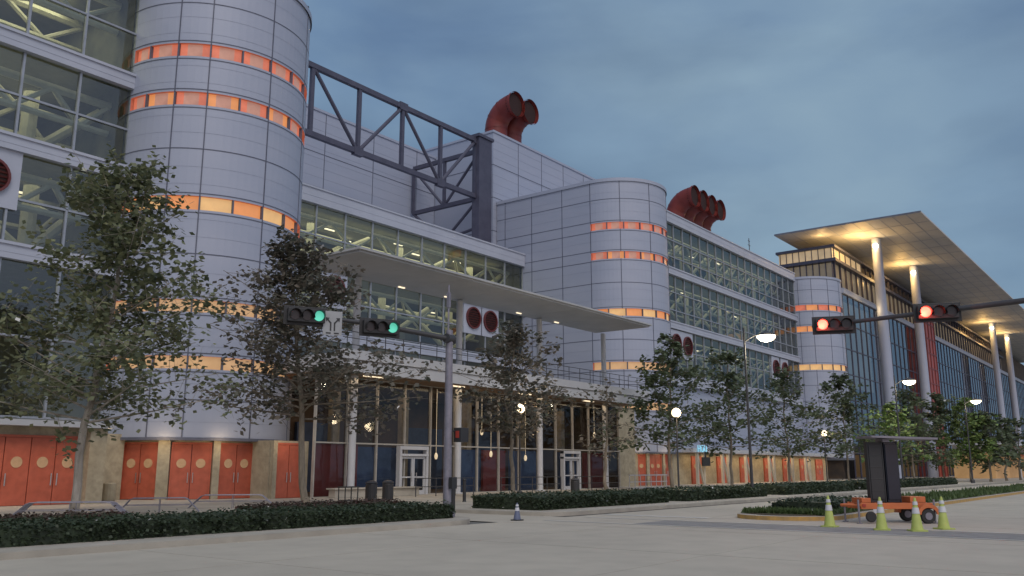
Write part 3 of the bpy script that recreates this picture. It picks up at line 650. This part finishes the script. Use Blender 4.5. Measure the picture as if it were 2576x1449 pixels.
spec=[(1525,31,7.0,2.0,.35,16,'leafB','nearly bare thin tree at the right end of the entrance glass',5),
(1690,30,10.4,5.0,.28,36,'leafC','full olive tree standing before the middle rounded tower',22),
(1840,30,10.6,5.2,.28,36,'leafC','full olive tree right behind the tall street lamp',22),
(1985,30,10.4,5.0,.28,32,'leafC','loose olive tree in front of the far slim tower',19),
(2135,30,11.4,6.0,.24,36,'leafC','broad olive tree between far tower and trailer',22),
(2300,25,10.4,5.4,.2,34,'leafC','deep green tree just right of the trailer board',20),
(2255,20.5,6.8,3.4,.32,20,'leafD','low young tree above the trailer solar panel',13),
(2375,24,10.2,5.0,.2,32,'leafC','green tree in front of the far glass hall',20),
(2440,21,9.3,4.2,.2,34,'leafD','brightest yellow green tree at far right',24)]
for i,(px,Y,h,r,c0,nl,lm,lab,dd) in enumerate(spec):
    tree('street_tree',tx(px,Y),h,r,c0,40+i,nl,(lm,'bark'),lab,.34 if i<4 else .42,dd,(0,0),5,.12)
for i,px in enumerate((2490,2530,2565)):
    tree('street_tree',tx(px,19),8,3.6,.2,70+i,20,('leafC','bark'),['small dark tree left of the pavilion','small dark tree before the pavilion middle','small dark tree at the right edge'][i],.6,11,(0,0),3,.14)
# ---------------------------------------------------------------- hedges
def hedge(x0,x1,y0,y1,h,lm,label,n,leaf=.09,z=.13):
    mb=MB(); nx=max(3,int((x1-x0)/.5)); ny=max(2,int((y1-y0)/.5))
    def hh(i,j): return z+h*(.86+.07*math.sin(i*.8+j)+.05*math.sin(i*.31)+random.uniform(-.05,.05))
    G=[[Vector((x0+(x1-x0)*i/nx+random.uniform(-.04,.04),y0+(y1-y0)*j/ny+random.uniform(-.04,.04),hh(i,j))) for j in range(ny+1)] for i in range(nx+1)]
    for i in range(nx):
        for j in range(ny): mb.quad(G[i][j],G[i+1][j],G[i+1][j+1],G[i][j+1],1)
    def gd(p): return (p.x,p.y,z-.02)
    for i in range(nx):
        mb.quad(gd(G[i][0]),gd(G[i+1][0]),G[i+1][0],G[i][0],1); mb.quad(gd(G[i+1][ny]),gd(G[i][ny]),G[i][ny],G[i+1][ny],1)
    for j in range(ny):
        mb.quad(gd(G[0][j+1]),gd(G[0][j]),G[0][j],G[0][j+1],1); mb.quad(gd(G[nx][j]),gd(G[nx][j+1]),G[nx][j+1],G[nx][j],1)
    for _ in range(n):
        t=random.random(); x=random.uniform(x0,x1)
        if t<.5: c=(x,random.uniform(y0,y1),z+h*.9+random.gauss(0,.05))
        elif t<.88: c=(x,y0+random.gauss(0,.05),z+random.uniform(.02,h*.95))
        else: c=(random.choice((x0,x1)),random.uniform(y0,y1),z+random.uniform(.02,h*.95))
        leafquads(mb,c,leaf)
    return tag(mb.build('hedge',[M[lm],M['leafH']]),label,'hedge','clipped hedges along the kerb')
hedge(2,21.0,18.3,20.0,.42,'leafH','long dark clipped hedge nearest at left beside the kerb',17000,.09)
hedge(16.5,22.2,21.4,23.0,.42,'leafR','short reddish hedge behind the long dark hedge',4200,.10)
hedge(5,13.5,23.5,24.8,.3,'leafR','low reddish hedge at far left below the first tree',3500,.10)
hedge(26.6,36.6,19.0,22.2,.52,'leafH','dark hedge right of the mast arm pole and the small cone',8000,.11)
hedge(38.2,48.0,18.9,21.8,.54,'leafH','dark hedge at the foot of the tall street lamp',5000,.13)
hedge(51,64,18.9,21.8,.58,'leafH','dark hedge further right beyond the tall street lamp',4000,.16)
hedge(67,98,18.9,21.8,.6,'leafH','farthest dark hedge running off behind the trailer',4500,.2)
hedge(30.6,36.5,9.9,11.9,.38,'leafH','low clipped shrubs on the median tip behind the trailer',2500,.12,.15)
# ---------------------------------------------------------------- signals
def sighead(parent,c,right,face,lit):
    c=Vector(c); r=Vector(right).normalized(); f=Vector(face).normalized(); up=Vector((0,0,1))
    mb=MB(); mb.obox(c,r*.56,f*.10,up*.20); mb.obox(c-f*.09,r*.66,f*.012,up*.29)
    o=mb.build('signal_head',M['black'],parent,bevel=.02)
    for i,k in enumerate((-.36,0,.36)):
        p=c+r*k; m=M['off']
        if lit=='g' and i==2: m=M['green']
        if lit=='r' and i==0: m=M['redl']
        q=MB(); q.bar(p+f*.09,p+f*.125,.155,n=20); q.build('signal_lens',m,o)
        v=MB(); K=16
        for j in range(K):
            a=-.5+(PI+1.0)*j/K; b=-.5+(PI+1.0)*(j+1)/K
            g_=lambda t,rr,oo:p+f*oo+r*math.cos(t)*rr+up*math.sin(t)*rr
            v.quad(g_(a,.17,.1),g_(b,.17,.1),g_(b,.165,.28),g_(a,.165,.28)); v.quad(g_(a,.16,.1),g_(b,.16,.1),g_(b,.155,.28),g_(a,.155,.28))
        v.build('visor',M['black'],o)
    return o
pb=gnd(1124,1300,.13)
ms=thing('traffic_signal_mast',tuple(pb),'purplish grey mast arm pole at hedge end with two green horizontal signals','traffic light')
x,y=pb.x,pb.y
mb=MB(); mb.tube([(x,y,.13),(x,y,4),(x,y,6.05)],[.135,.125,.115],n=14); mb.lathe((x,y,.13),[(.26,0),(.26,.12),(.16,.2)],14); mb.build('pole',M['pole'],ms,smooth=True)
q=MB(); q.bar((x-.06,y,6.0),(x-.06,y,7.55),.03,n=8); q.box(x-.11,x-.01,y-.05,y+.05,6.8,7.3); q.build('sensor',M['pole'],ms)
e=Vector((16.4,21.2,6.22)); s=Vector((x,y,5.77))
mb=MB(); mb.tube([s,s.lerp(e,.5)+Vector((0,0,.08)),e],[.09,.07,.05],n=10,up=Vector((0,0,1))); mb.bar((x-.16,y,5.77),(x+.16,y,5.77),.16,n=10); mb.build('arm',M['dpole'],ms,smooth=True)
def armat(px):
    best=None
    for i in range(101):
        p=s.lerp(e,i/100); 
        f=p.x*math.cos(HD)+p.y*math.sin(HD); r=p.x*math.sin(HD)-p.y*math.cos(HD); zz=p.z-EYE
        dep=f*math.cos(PT)+zz*math.sin(PT); X_=1288+FP*r/dep
        if best is None or abs(X_-px)<best[0]: best=(abs(X_-px),p)
    return best[1]
fc=Vector((-.45,-.9,0)).normalized(); rt=Vector((-fc.y,fc.x,0)); 
for px in (768,955): p=armat(px); sighead(ms,p+fc*.16+Vector((0,0,-.02)),rt,fc,'g')
p=armat(836)+fc*.15+Vector((0,0,-.12)); mb=MB(); mb.obox(p,rt*.29,fc*.012,Vector((0,0,.37)))
sg=mb.build('lane_sign',M['signw'],ms)
mb=MB(); up=Vector((0,0,1)); fo=fc*.018
def ln(mb,a,b,w):
    a=p+rt*a[0]+up*a[1]+fo; b=p+rt*b[0]+up*b[1]+fo; d=(b-a).normalized(); mb.obox((a+b)/2,d*((b-a).length/2),d.cross(fc)*w,fc*.003)
def tri(mb,c,dr,s_):
    c_=p+rt*c[0]+up*c[1]+fo*1.3; d=(rt*dr[0]+up*dr[1]).normalized(); n_=d.cross(fc); mb.poly([c_+d*s_,c_-n_*s_*.8,c_+n_*s_*.8])
for sx in (-1,1):
    ln(mb,(sx*.06,-.24),(sx*.06,.02),.022); ln(mb,(sx*.06,.0),(sx*.17,.12),.022); tri(mb,(sx*.15,.10),(sx*1,.9),.10)
ln(mb,(-.2,-.31),(-.05,-.31),.02); ln(mb,(.05,-.31),(.2,-.31),.02); mb.build('arrow_marks',M['black'],sg)
mb=MB(); mb.box(x+.22,x+.6,y-.35,y-.05,2.45,2.9); mb.bar((x,y,2.8),(x+.3,y-.1,2.8),.03); ps=mb.build('pedestrian_signal',M['black'],ms)
q=MB(); q.box(x+.205,x+.22,y-.28,y-.14,2.58,2.8); q.build('hand_light',M['redl2'],ps)
mb=MB(); mb.box(x-.12,x+.12,y-.3,y-.17,1.0,1.35); mb.build('push_button',M['black'],ms)
ms2=thing('traffic_signal_mast',(28.4,-7.5,0),'mast arm reaching in from the right carrying two red horizontal signals','traffic light')
mb=MB(); mb.tube([(28.4,-7.5,0),(28.4,-7.5,4),(28.4,-7.5,7.6)],[.17,.15,.12],n=14); mb.lathe((28.4,-7.5,0),[(.3,0),(.3,.12),(.2,.2)],14); mb.build('pole',M['pole'],ms2,smooth=True)
mb=MB(); mb.tube([(28.4,-7.5,6.4),(28.4,2,6.35),(28.4,9.3,6.15)],[.12,.09,.06],n=10,up=Vector((0,0,1))); mb.build('arm',M['dpole'],ms2,smooth=True)
f2=Vector((-.92,-.38,0)).normalized(); r2=Vector((-f2.y,f2.x,0)); r2=-r2 if r2.y>0 else r2
def yat(px,X,z):
    best=None
    for i in range(800):
        yy=-4+i*.02; f=X*math.cos(HD)+yy*math.sin(HD); r=X*math.sin(HD)-yy*math.cos(HD); dep=f*math.cos(PT)+(z-EYE)*math.sin(PT); X_=1288+FP*r/dep
        if best is None or abs(X_-px)<best[0]: best=(abs(X_-px),yy)
    return best[1]
for px,z in ((2098,6.12),(2358,6.2)):
    yy=yat(px,28.2,z); sighead(ms2,(28.2,yy,z),r2,f2,'r'); point(Vector((28.2,yy,z))+f2*.42-r2*.36,34,(1,.08,.04),.08)
# ---------------------------------------------------------------- lamps
sl=thing('street_lamp',(0,0,0),'tall street lamp rising from the hedge in front of the right glass wall','street lamp','tall street lamps along the kerb')
mb=MB(); mb.tube([(0,0,0),(0,0,5),(0,0,9.3)],[.09,.07,.05],n=10); mb.lathe((0,0,0),[(.22,0),(.22,.3),(.13,.4)],12); mb.build('pole',M['dpole'],sl,smooth=True)
mb=MB(); mb.tube([(0,0,8.5),(.35,-.45,8.85),(.62,-.8,8.9)],[.04,.035,.03],n=8); mb.build('arm',M['dpole'],sl)
mb=MB(); mb.lathe((.75,-1.0,8.84),[(.5,0),(.46,.1),(.2,.22),(.06,.3)],16); mb.build('lamp_hood',M['dpole'],sl)
mb=MB(); mb.lathe((.75,-1.0,8.50),[(.12,0),(.36,.08),(.5,.22),(.51,.335)],16); mb.build('lamp_bulb',M['lamp'],sl)
labs=['tall street lamp rising from the hedge in front of the right glass wall','tall street lamp behind the trailer board','farthest tall street lamp at right']
for i,(X_,Y_) in enumerate(((46.8,19.2),(79.2,19.3),(107,19.0))):
    o=sl if i==0 else copy_tree(sl); o.location=(X_,Y_,.13); o['label']=labs[i]; point((X_+.75,Y_-1,8.2),(320,200,260)[i],WW,.3)
gl=thing('globe_lamp',(0,0,0),'globe lamp post','lamp post','low globe lamp posts')
mb=MB(); mb.tube([(0,0,0),(0,0,4.5)],[.06,.045],n=10); mb.lathe((0,0,0),[(.14,0),(.14,.25),(.07,.35)],12); mb.lathe((0,0,4.4),[(.05,0),(.14,.06),(.14,.1)],12); mb.build('pole',M['dpole'],gl)
mb=MB(); mb.lathe((0,0,4.5),[(.12,0),(.24,.10),(.28,.24),(.24,.40),(.13,.50),(.02,.54)],16); mb.build('lamp_globe',M['globe'],gl,smooth=True)
labs=['bright globe lamp in front of the entrance glass beside a small tree','globe lamp among leaves before the middle tower','globe lamp before the far ground floor doors']
for i,(X_,Y_) in enumerate(((39.3,29.4),(47.6,24.0),(83.6,27))):
    o=gl if i==0 else copy_tree(gl); o.location=(X_,Y_,.13); o['label']=labs[i]; point((X_,Y_-.5,4.8),120,WARM,.3)
# ---------------------------------------------------------------- cones
def cone_mesh(parent,h,r,body,coll,base_m):
    mb=MB(); mb.prism(rounded(-r*1.25,r*1.25,-r*1.25,r*1.25,.05,['sw','se','ne','nw']),0,.035); mb.build('cone_base',base_m,parent)
    mb=MB(); mb.lathe((0,0,.035),[(r*.95,0),(r*.86,.05),(r*.18,h-.06),(r*.12,h-.035)],20); mb.build('cone_body',body,parent,smooth=True)
    for a,b in ((.48,.66),(.74,.84)):
        f=lambda t:r*(.9-.72*t)+.006; mb=MB(); mb.lathe((0,0,.035+h*a),[(f(a)*1.0,0),(f(b)*1.0,h*(b-a))],20); mb.build('reflective_collar',coll,parent,smooth=True)
cn0=thing('traffic_cone',(0,0,0),'cone','traffic cone','lime traffic cones around the trailer'); cone_mesh(cn0,.86,.17,M['lime'],M['refl'],M['lime'])
labs=['lime cone left of the trailer, set apart','lime cone in front of the trailer frame, second from left','lime cone before the trailer right wheel','rightmost lime cone, just past the trailer']
for i,(px,py) in enumerate(((2088,1325),(2219,1333),(2308,1336),(2375,1331))):
    o=cn0 if i==0 else copy_tree(cn0); q=gnd(px,py); o.location=(q.x,q.y,.004); o.rotation_euler.z=.3*i; o['label']=labs[i]
q=gnd(1301,1309); sc=thing('traffic_cone',(0,0,0),'small dark cone with pale collars alone by the crossing kerb','traffic cone'); cone_mesh(sc,.55,.13,mat('slate_cone',(.12,.14,.22),.5),M['refl'],M['black']); sc.location=(q.x,q.y,0)
# ---------------------------------------------------------------- trailer
q=gnd(2240,1314); tl=thing('sign_trailer',(0,0,0),'orange wheeled trailer carrying a folded black message board and solar panel','trailer')
mb=MB()
mb.box(-1.1,1.1,-.52,-.44,.42,.60); mb.box(-1.1,1.1,.44,.52,.42,.60); 
for x in (-1.0,-.3,.4,1.0): mb.box(x-.04,x+.04,-.44,.44,.422,.598)
mb.box(-1.5,-1.1,-.05,.05,.48,.57); mb.bar((-1.1,-.5,.53),(-1.5,0,.53),.035); mb.bar((-1.1,.5,.53),(-1.5,0,.53),.035)
mb.box(.50,.98,-.36,.36,.60,.78); mb.box(-1.0,-.72,-.36,.36,.60,.74); mb.build('frame',M['orange'],tl,bevel=.01)
for yy in (-.64,.64):
    X_=.85
    w=MB(); w.bar((X_,yy-.08,.22),(X_,yy+.08,.22),.22,n=24); wo=w.build('wheel',M['rubber'],tl,bevel=.03)
    k=MB(); k.bar((X_,yy-.09,.22),(X_,yy+.09,.22),.11,n=16); k.build('rim',M['pole'],wo)
    f=MB(); K=8
    for j in range(K):
        a=PI*j/K;b=PI*(j+1)/K
        f.quad((X_+.34*math.cos(a),yy-.12,.27+.31*math.sin(a)),(X_+.34*math.cos(b),yy-.12,.27+.31*math.sin(b)),(X_+.34*math.cos(b),yy+.12,.27+.31*math.sin(b)),(X_+.34*math.cos(a),yy+.12,.27+.31*math.sin(a)))
    f.poly([(X_+.34*math.cos(PI*j/K),yy-.12,.27+.31*math.sin(PI*j/K)) for j in range(K+1)]+[(X_-.24*math.cos(PI*j/K),yy-.12,.27+.20*math.sin(PI*j/K)) for j in range(K+1)])
    f.build('fender',M['orange'],tl)
w=MB(); w.bar((-.85,-.62,.2),(-.85,-.52,.2),.16,n=24); w.build('wheel',M['rubber'],tl,bevel=.03)
for sx,sy in ((-1.18,-.5),(-1.18,.5),(1.15,-.5),(1.15,.5)):
    k=MB(); k.bar((sx,sy,.02),(sx,sy,.7),.03); k.bar((sx,sy,.004),(sx,sy,.03),.09,n=10); k.build('jack_leg',M['pole'],tl)
k=MB(); k.bar((-.12,.05,.58),(-.12,.05,2.4),.07,n=10); k.build('mast',M['black'],tl)
k=MB(); k.box(-.60,-.16,-.15,.03,.62,2.42); k.box(-.58,-.18,-.18,-.15,.7,2.36); 
for z in (.95,1.3,1.65,2.0): k.box(-.60,-.16,-.19,-.17,z,z+.02)
k.box(-.63,-.59,-.17,.05,.6,2.44); k.box(-.17,-.13,-.17,.05,.6,2.44); k.build('board_panel',M['black'],tl,bevel=.01)
k=MB(); k.box(-.07,.34,-.12,.08,.6,2.42); k.box(-.05,.32,-.15,-.12,.68,2.36);k.box(.31,.35,-.14,.1,.6,2.44); k.build('board_panel',M['solar'],tl,bevel=.01)
k=MB(); k.obox((.40,0,2.53),(1.02,0,-.03),(0,.55,.0),(0,0,.012),1); k.obox((.40,0,2.56),(.98,0,-.03),(0,.52,0),(0,0,.018),0)
for sx in (-1,1): k.obox((.40,.55*sx,2.545),(1.03,0,-.03),(0,.02,0),(0,0,.03),1)
for sx in (-1,1): k.obox((.40+1.02*sx,0,2.545-.03*sx),(.02,0,0),(0,.56,0),(0,0,.032),1)
k.box(-.15,.05,-.25,.25,2.42,2.52,1); k.build('solar_panel',[M['solar'],M['pole']],tl)
k=MB(); k.box(-.75,-.45,-.54,-.525,.30,.42); k.build('licence_plate',M['white'],tl)
for sx in (-1.05,1.0): k=MB(); k.box(sx-.02,sx+.08,-.55,-.53,.49,.57); k.build('reflector',M['redl2'],tl)
tl.location=(q.x,q.y,.0); tl.rotation_euler.z=HD-PI/2+.05
# ---------------------------------------------------------------- plaza furniture
def bench(loc,L,rz,label):
    t=thing('lounge_bench',(0,0,0),label,'bench','pale wire lounge benches on the plaza')
    prof=[(-.5*L,.03),(-.36*L,.46),(-.33*L,.5),(.30*L,.5),(.34*L,.47),(.5*L,.03)]
    for yy in (-.4,.4):
        k=MB(); k.tube([(a,yy,b) for a,b in prof],.015,n=6,up=Vector((0,1,0))); k.bar((0,yy,.0),(0,yy,.5),.013,n=6); k.bar((-.42*L,yy,.27),(.42*L,yy,.27),.011,n=6); k.build('frame_rail',M['pole'],t)
    k=MB()
    for (a,b),(c,d) in zip(prof[:-1],prof[1:]):
        n=max(1,int(math.hypot(c-a,d-b)/.09))
        for j in range(n): f=j/n; k.bar((a+(c-a)*f,-.4,b+(d-b)*f),(a+(c-a)*f,.4,b+(d-b)*f),.006,n=4,cap=False)
    for j in range(1,14): yy=-.4+j*.8/14; k.tube([(a,yy,b) for a,b in prof],.005,n=4,up=Vector((0,1,0)))
    k.build('wire_seat',M['pole'],t)
    t.location=loc; t.rotation_euler.z=rz
for i,(px,py,L,lab) in enumerate(((180,1306,3.3,'pale wire lounge bench nearest at left under the first tree'),(400,1290,2.6,'pale wire lounge bench in the middle of the three'),(585,1278,3.2,'pale wire lounge bench furthest right below the red doors'))):
    q=gnd(px,py,.13); bench((q.x,q.y,.13),L,-HD*.9-.1 if i!=1 else -HD*.9,lab)
def railing(x0,x1,y,label):
    t=thing('plaza_railing',((x0+x1)/2,y,.13),label,'railing','black railings before the entrance')
    n=max(2,int((x1-x0)/1.6))
    for i in range(n+1):
        xx=x0+(x1-x0)*i/n; k=MB(); k.bar((xx,y,.13),(xx,y,1.1),.028,n=6); k.build('post',M['dpole'],t)
    for z in (1.1,.65): k=MB(); k.bar((x0,y,z),(x1,y,z),.022,n=6); k.build('rail',M['dpole'],t)
railing(35.5,40.4,33.6,'black railing left of the first white doors'); railing(43,49.5,33.6,'black railing between the two white doors'); railing(51.5,57,33.6,'black railing near the second white doors')
k=MB(); k.box(60,66,34.2,34.6,.13,.2); 
for i in range(8): k.bar((60+i*.86,34.4,.2),(60+i*.86,34.4,1.1),.03)
k.box(60,66.1,34.33,34.47,1.1,1.18); k.box(60,66.1,34.35,34.45,.6,.66); tag(k.build('barrier',M['white']),'white barrier before the doors right of the entrance glass','barrier')
k=MB(); k.box(31.2,37.5,35.2,35.7,.13,.55); k.box(31.1,37.6,35.1,35.8,.55,.63); tag(k.build('planter_wall',M['pave'],bevel=.02),'low pale seat wall left of the first white doors','wall')
def bin_(px,py,lab):
    q=gnd(px,py,.13); t=thing('litter_bin',tuple(q),lab,'bin','litter bins on the plaza')
    k=MB(); k.lathe(q,[(.24,0),(.27,.05),(.27,.75),(.24,.8)],16); k.build('body',M['black'],t); k=MB(); k.lathe(q+Vector((0,0,.8)),[(.25,0),(.29,.04),(.2,.12),(.05,.16)],16); k.build('lid',M['dpole'],t)
bin_(933,1262,'black litter bin left of the first white doors'); bin_(1447,1243,'black litter bin by the second white doors'); bin_(975,1258,'black litter bin closest to the first white doors')
q=gnd(875,1270,.13); k=MB(); 
for dx,dy in ((-.35,-.2),(.35,-.2),(-.35,.2),(.35,.2)): k.bar(q+Vector((dx,dy,0)),q+Vector((dx,dy,.72)),.025,n=6)
k.box(q.x-.4,q.x+.4,q.y-.25,q.y+.25,.84,.89); k.box(q.x-.34,q.x+.34,q.y-.2,q.y+.2,.3,.34); tag(k.build('metal_stand',M['black']),'small black metal stand right of the second tree','stand')
for i,(px,py) in enumerate(((1168,1262),(1139,1292))):
    q=gnd(px,py,.13); k=MB(); k.lathe(q,[(.1,0),(.08,.05),(.08,.95),(.1,.98),(.06,1.04)],12); tag(k.build('bollard',M['black']),['black bollard right of the mast arm pole','black bollard at the foot of the mast arm pole'][i],'bollard')
q=gnd(272,1262,.13); k=MB(); k.lathe((q.x,q.y,.13),[(.25,0),(.3,.1),(.3,.8),(.26,.85)],14); tag(k.build('stone_bin',M['stone']),'tan bin beside the pier between the red doors','bin')
# ---------------------------------------------------------------- camera
cd=bpy.data.cameras.new('camera'); cam=bpy.data.objects.new('camera',cd); col.objects.link(cam); scene.camera=cam
cam.location=(0,0,EYE); cam.rotation_euler=(PI/2+PT,0,HD-PI/2); cd.lens=36*FP/2576; cd.clip_end=3000
# ---------------------------------------------------------------- world
w=bpy.data.worlds.new('World'); scene.world=w; w.use_nodes=True; nt=w.node_tree; N=nt.nodes; L=nt.links
bg=N['Background']; bg.inputs[1].default_value=1.14
sky=N.new('ShaderNodeTexSky'); sky.sky_type='NISHITA'; sky.sun_disc=False; sky.sun_elevation=Rd(2); sky.sun_rotation=Rd(210)
tc=N.new('ShaderNodeTexCoord'); sp=N.new('ShaderNodeSeparateXYZ'); L.new(tc.outputs['Generated'],sp.inputs[0])
rp=N.new('ShaderNodeValToRGB'); e=rp.color_ramp.elements; e[0].position=0; e[0].color=(.15,.235,.34,1); e[1].position=.8; e[1].color=(.10,.165,.29,1)
k=e.new(.22); k.color=(.13,.22,.35,1); k=e.new(.45); k.color=(.11,.185,.315,1)
L.new(sp.outputs['Z'],rp.inputs[0])
mp=N.new('ShaderNodeMapping'); mp.inputs['Scale'].default_value=(1.0,1.0,2.6); mp.inputs['Rotation'].default_value=(0.15,.2,.4); mp.inputs['Location'].default_value=(.35,.2,.1); L.new(tc.outputs['Generated'],mp.inputs[0])
nz=N.new('ShaderNodeTexNoise'); nz.inputs['Scale'].default_value=3.8; nz.inputs['Detail'].default_value=6; nz.inputs['Roughness'].default_value=.48; nz.inputs['Distortion'].default_value=.25; L.new(mp.outputs[0],nz.inputs['Vector'])
cr=N.new('ShaderNodeValToRGB'); ce=cr.color_ramp.elements; ce[0].position=.38; ce[0].color=(0,0,0,1); ce[1].position=.66; ce[1].color=(1,1,1,1); L.new(nz.outputs['Fac'],cr.inputs[0])
pd=ray(1760,380).normalized()
dq=N.new('ShaderNodeVectorMath'); dq.operation='DOT_PRODUCT'; L.new(tc.outputs['Generated'],dq.inputs[0]); dq.inputs[1].default_value=tuple(pd)
mq=N.new('ShaderNodeMapRange'); mq.interpolation_type='SMOOTHSTEP'; mq.inputs['From Min'].default_value=.955; mq.inputs['From Max'].default_value=1.0; mq.inputs['To Max'].default_value=.6; L.new(dq.outputs['Value'],mq.inputs['Value'])
aq=N.new('ShaderNodeMath'); aq.operation='MULTIPLY_ADD'; L.new(cr.outputs[0],aq.inputs[0]); aq.inputs[1].default_value=.6; L.new(mq.outputs[0],aq.inputs[2])
ml=N.new('ShaderNodeMath'); ml.operation='MULTIPLY'; ml.use_clamp=True; ml.inputs[1].default_value=.85; L.new(aq.outputs[0],ml.inputs[0])
mx=N.new('ShaderNodeMix'); mx.data_type='RGBA'; L.new(ml.outputs[0],mx.inputs[0])
L.new(rp.outputs[0],mx.inputs[6]); mx.inputs[7].default_value=(.205,.30,.40,1)
n2=N.new('ShaderNodeTexNoise'); n2.inputs['Scale'].default_value=2.6; n2.inputs['Detail'].default_value=5; L.new(mp.outputs[0],n2.inputs['Vector'])
c2=N.new('ShaderNodeValToRGB'); c2.color_ramp.elements[0].position=.38; c2.color_ramp.elements[0].color=(.68,.70,.74,1); c2.color_ramp.elements[1].position=.6; c2.color_ramp.elements[1].color=(1.04,1.03,1.0,1); L.new(n2.outputs['Fac'],c2.inputs[0])
mm=N.new('ShaderNodeMix'); mm.data_type='RGBA'; mm.blend_type='MULTIPLY'; mm.inputs[0].default_value=.8; L.new(mx.outputs[2],mm.inputs[6]); L.new(c2.outputs[0],mm.inputs[7])
dp=N.new('ShaderNodeVectorMath'); dp.operation='DOT_PRODUCT'; L.new(tc.outputs['Generated'],dp.inputs[0]); dp.inputs[1].default_value=(-.52,-.80,.30)
mr=N.new('ShaderNodeMapRange'); mr.inputs['From Min'].default_value=-.1; mr.inputs['From Max'].default_value=1; L.new(dp.outputs['Value'],mr.inputs['Value'])
m2=N.new('ShaderNodeMix'); m2.data_type='RGBA'; L.new(mr.outputs[0],m2.inputs[0]); L.new(mm.outputs[2],m2.inputs[6]); m2.inputs[7].default_value=(.53,.56,.68,1)
ad=N.new('ShaderNodeMix'); ad.data_type='RGBA'; ad.blend_type='ADD'; ad.inputs[0].default_value=.02; L.new(m2.outputs[2],ad.inputs[6]); L.new(sky.outputs[0],ad.inputs[7])
L.new(ad.outputs[2],bg.inputs[0])
sd=bpy.data.lights.new('sun','SUN'); sd.energy=1.1; sd.angle=Rd(30); sd.color=(1,.92,.82); so=bpy.data.objects.new('sun',sd); col.objects.link(so)
so.rotation_euler=Vector((.42,.60,-.85)).to_track_quat('-Z','Y').to_euler()
scene.view_settings.view_transform='Standard'
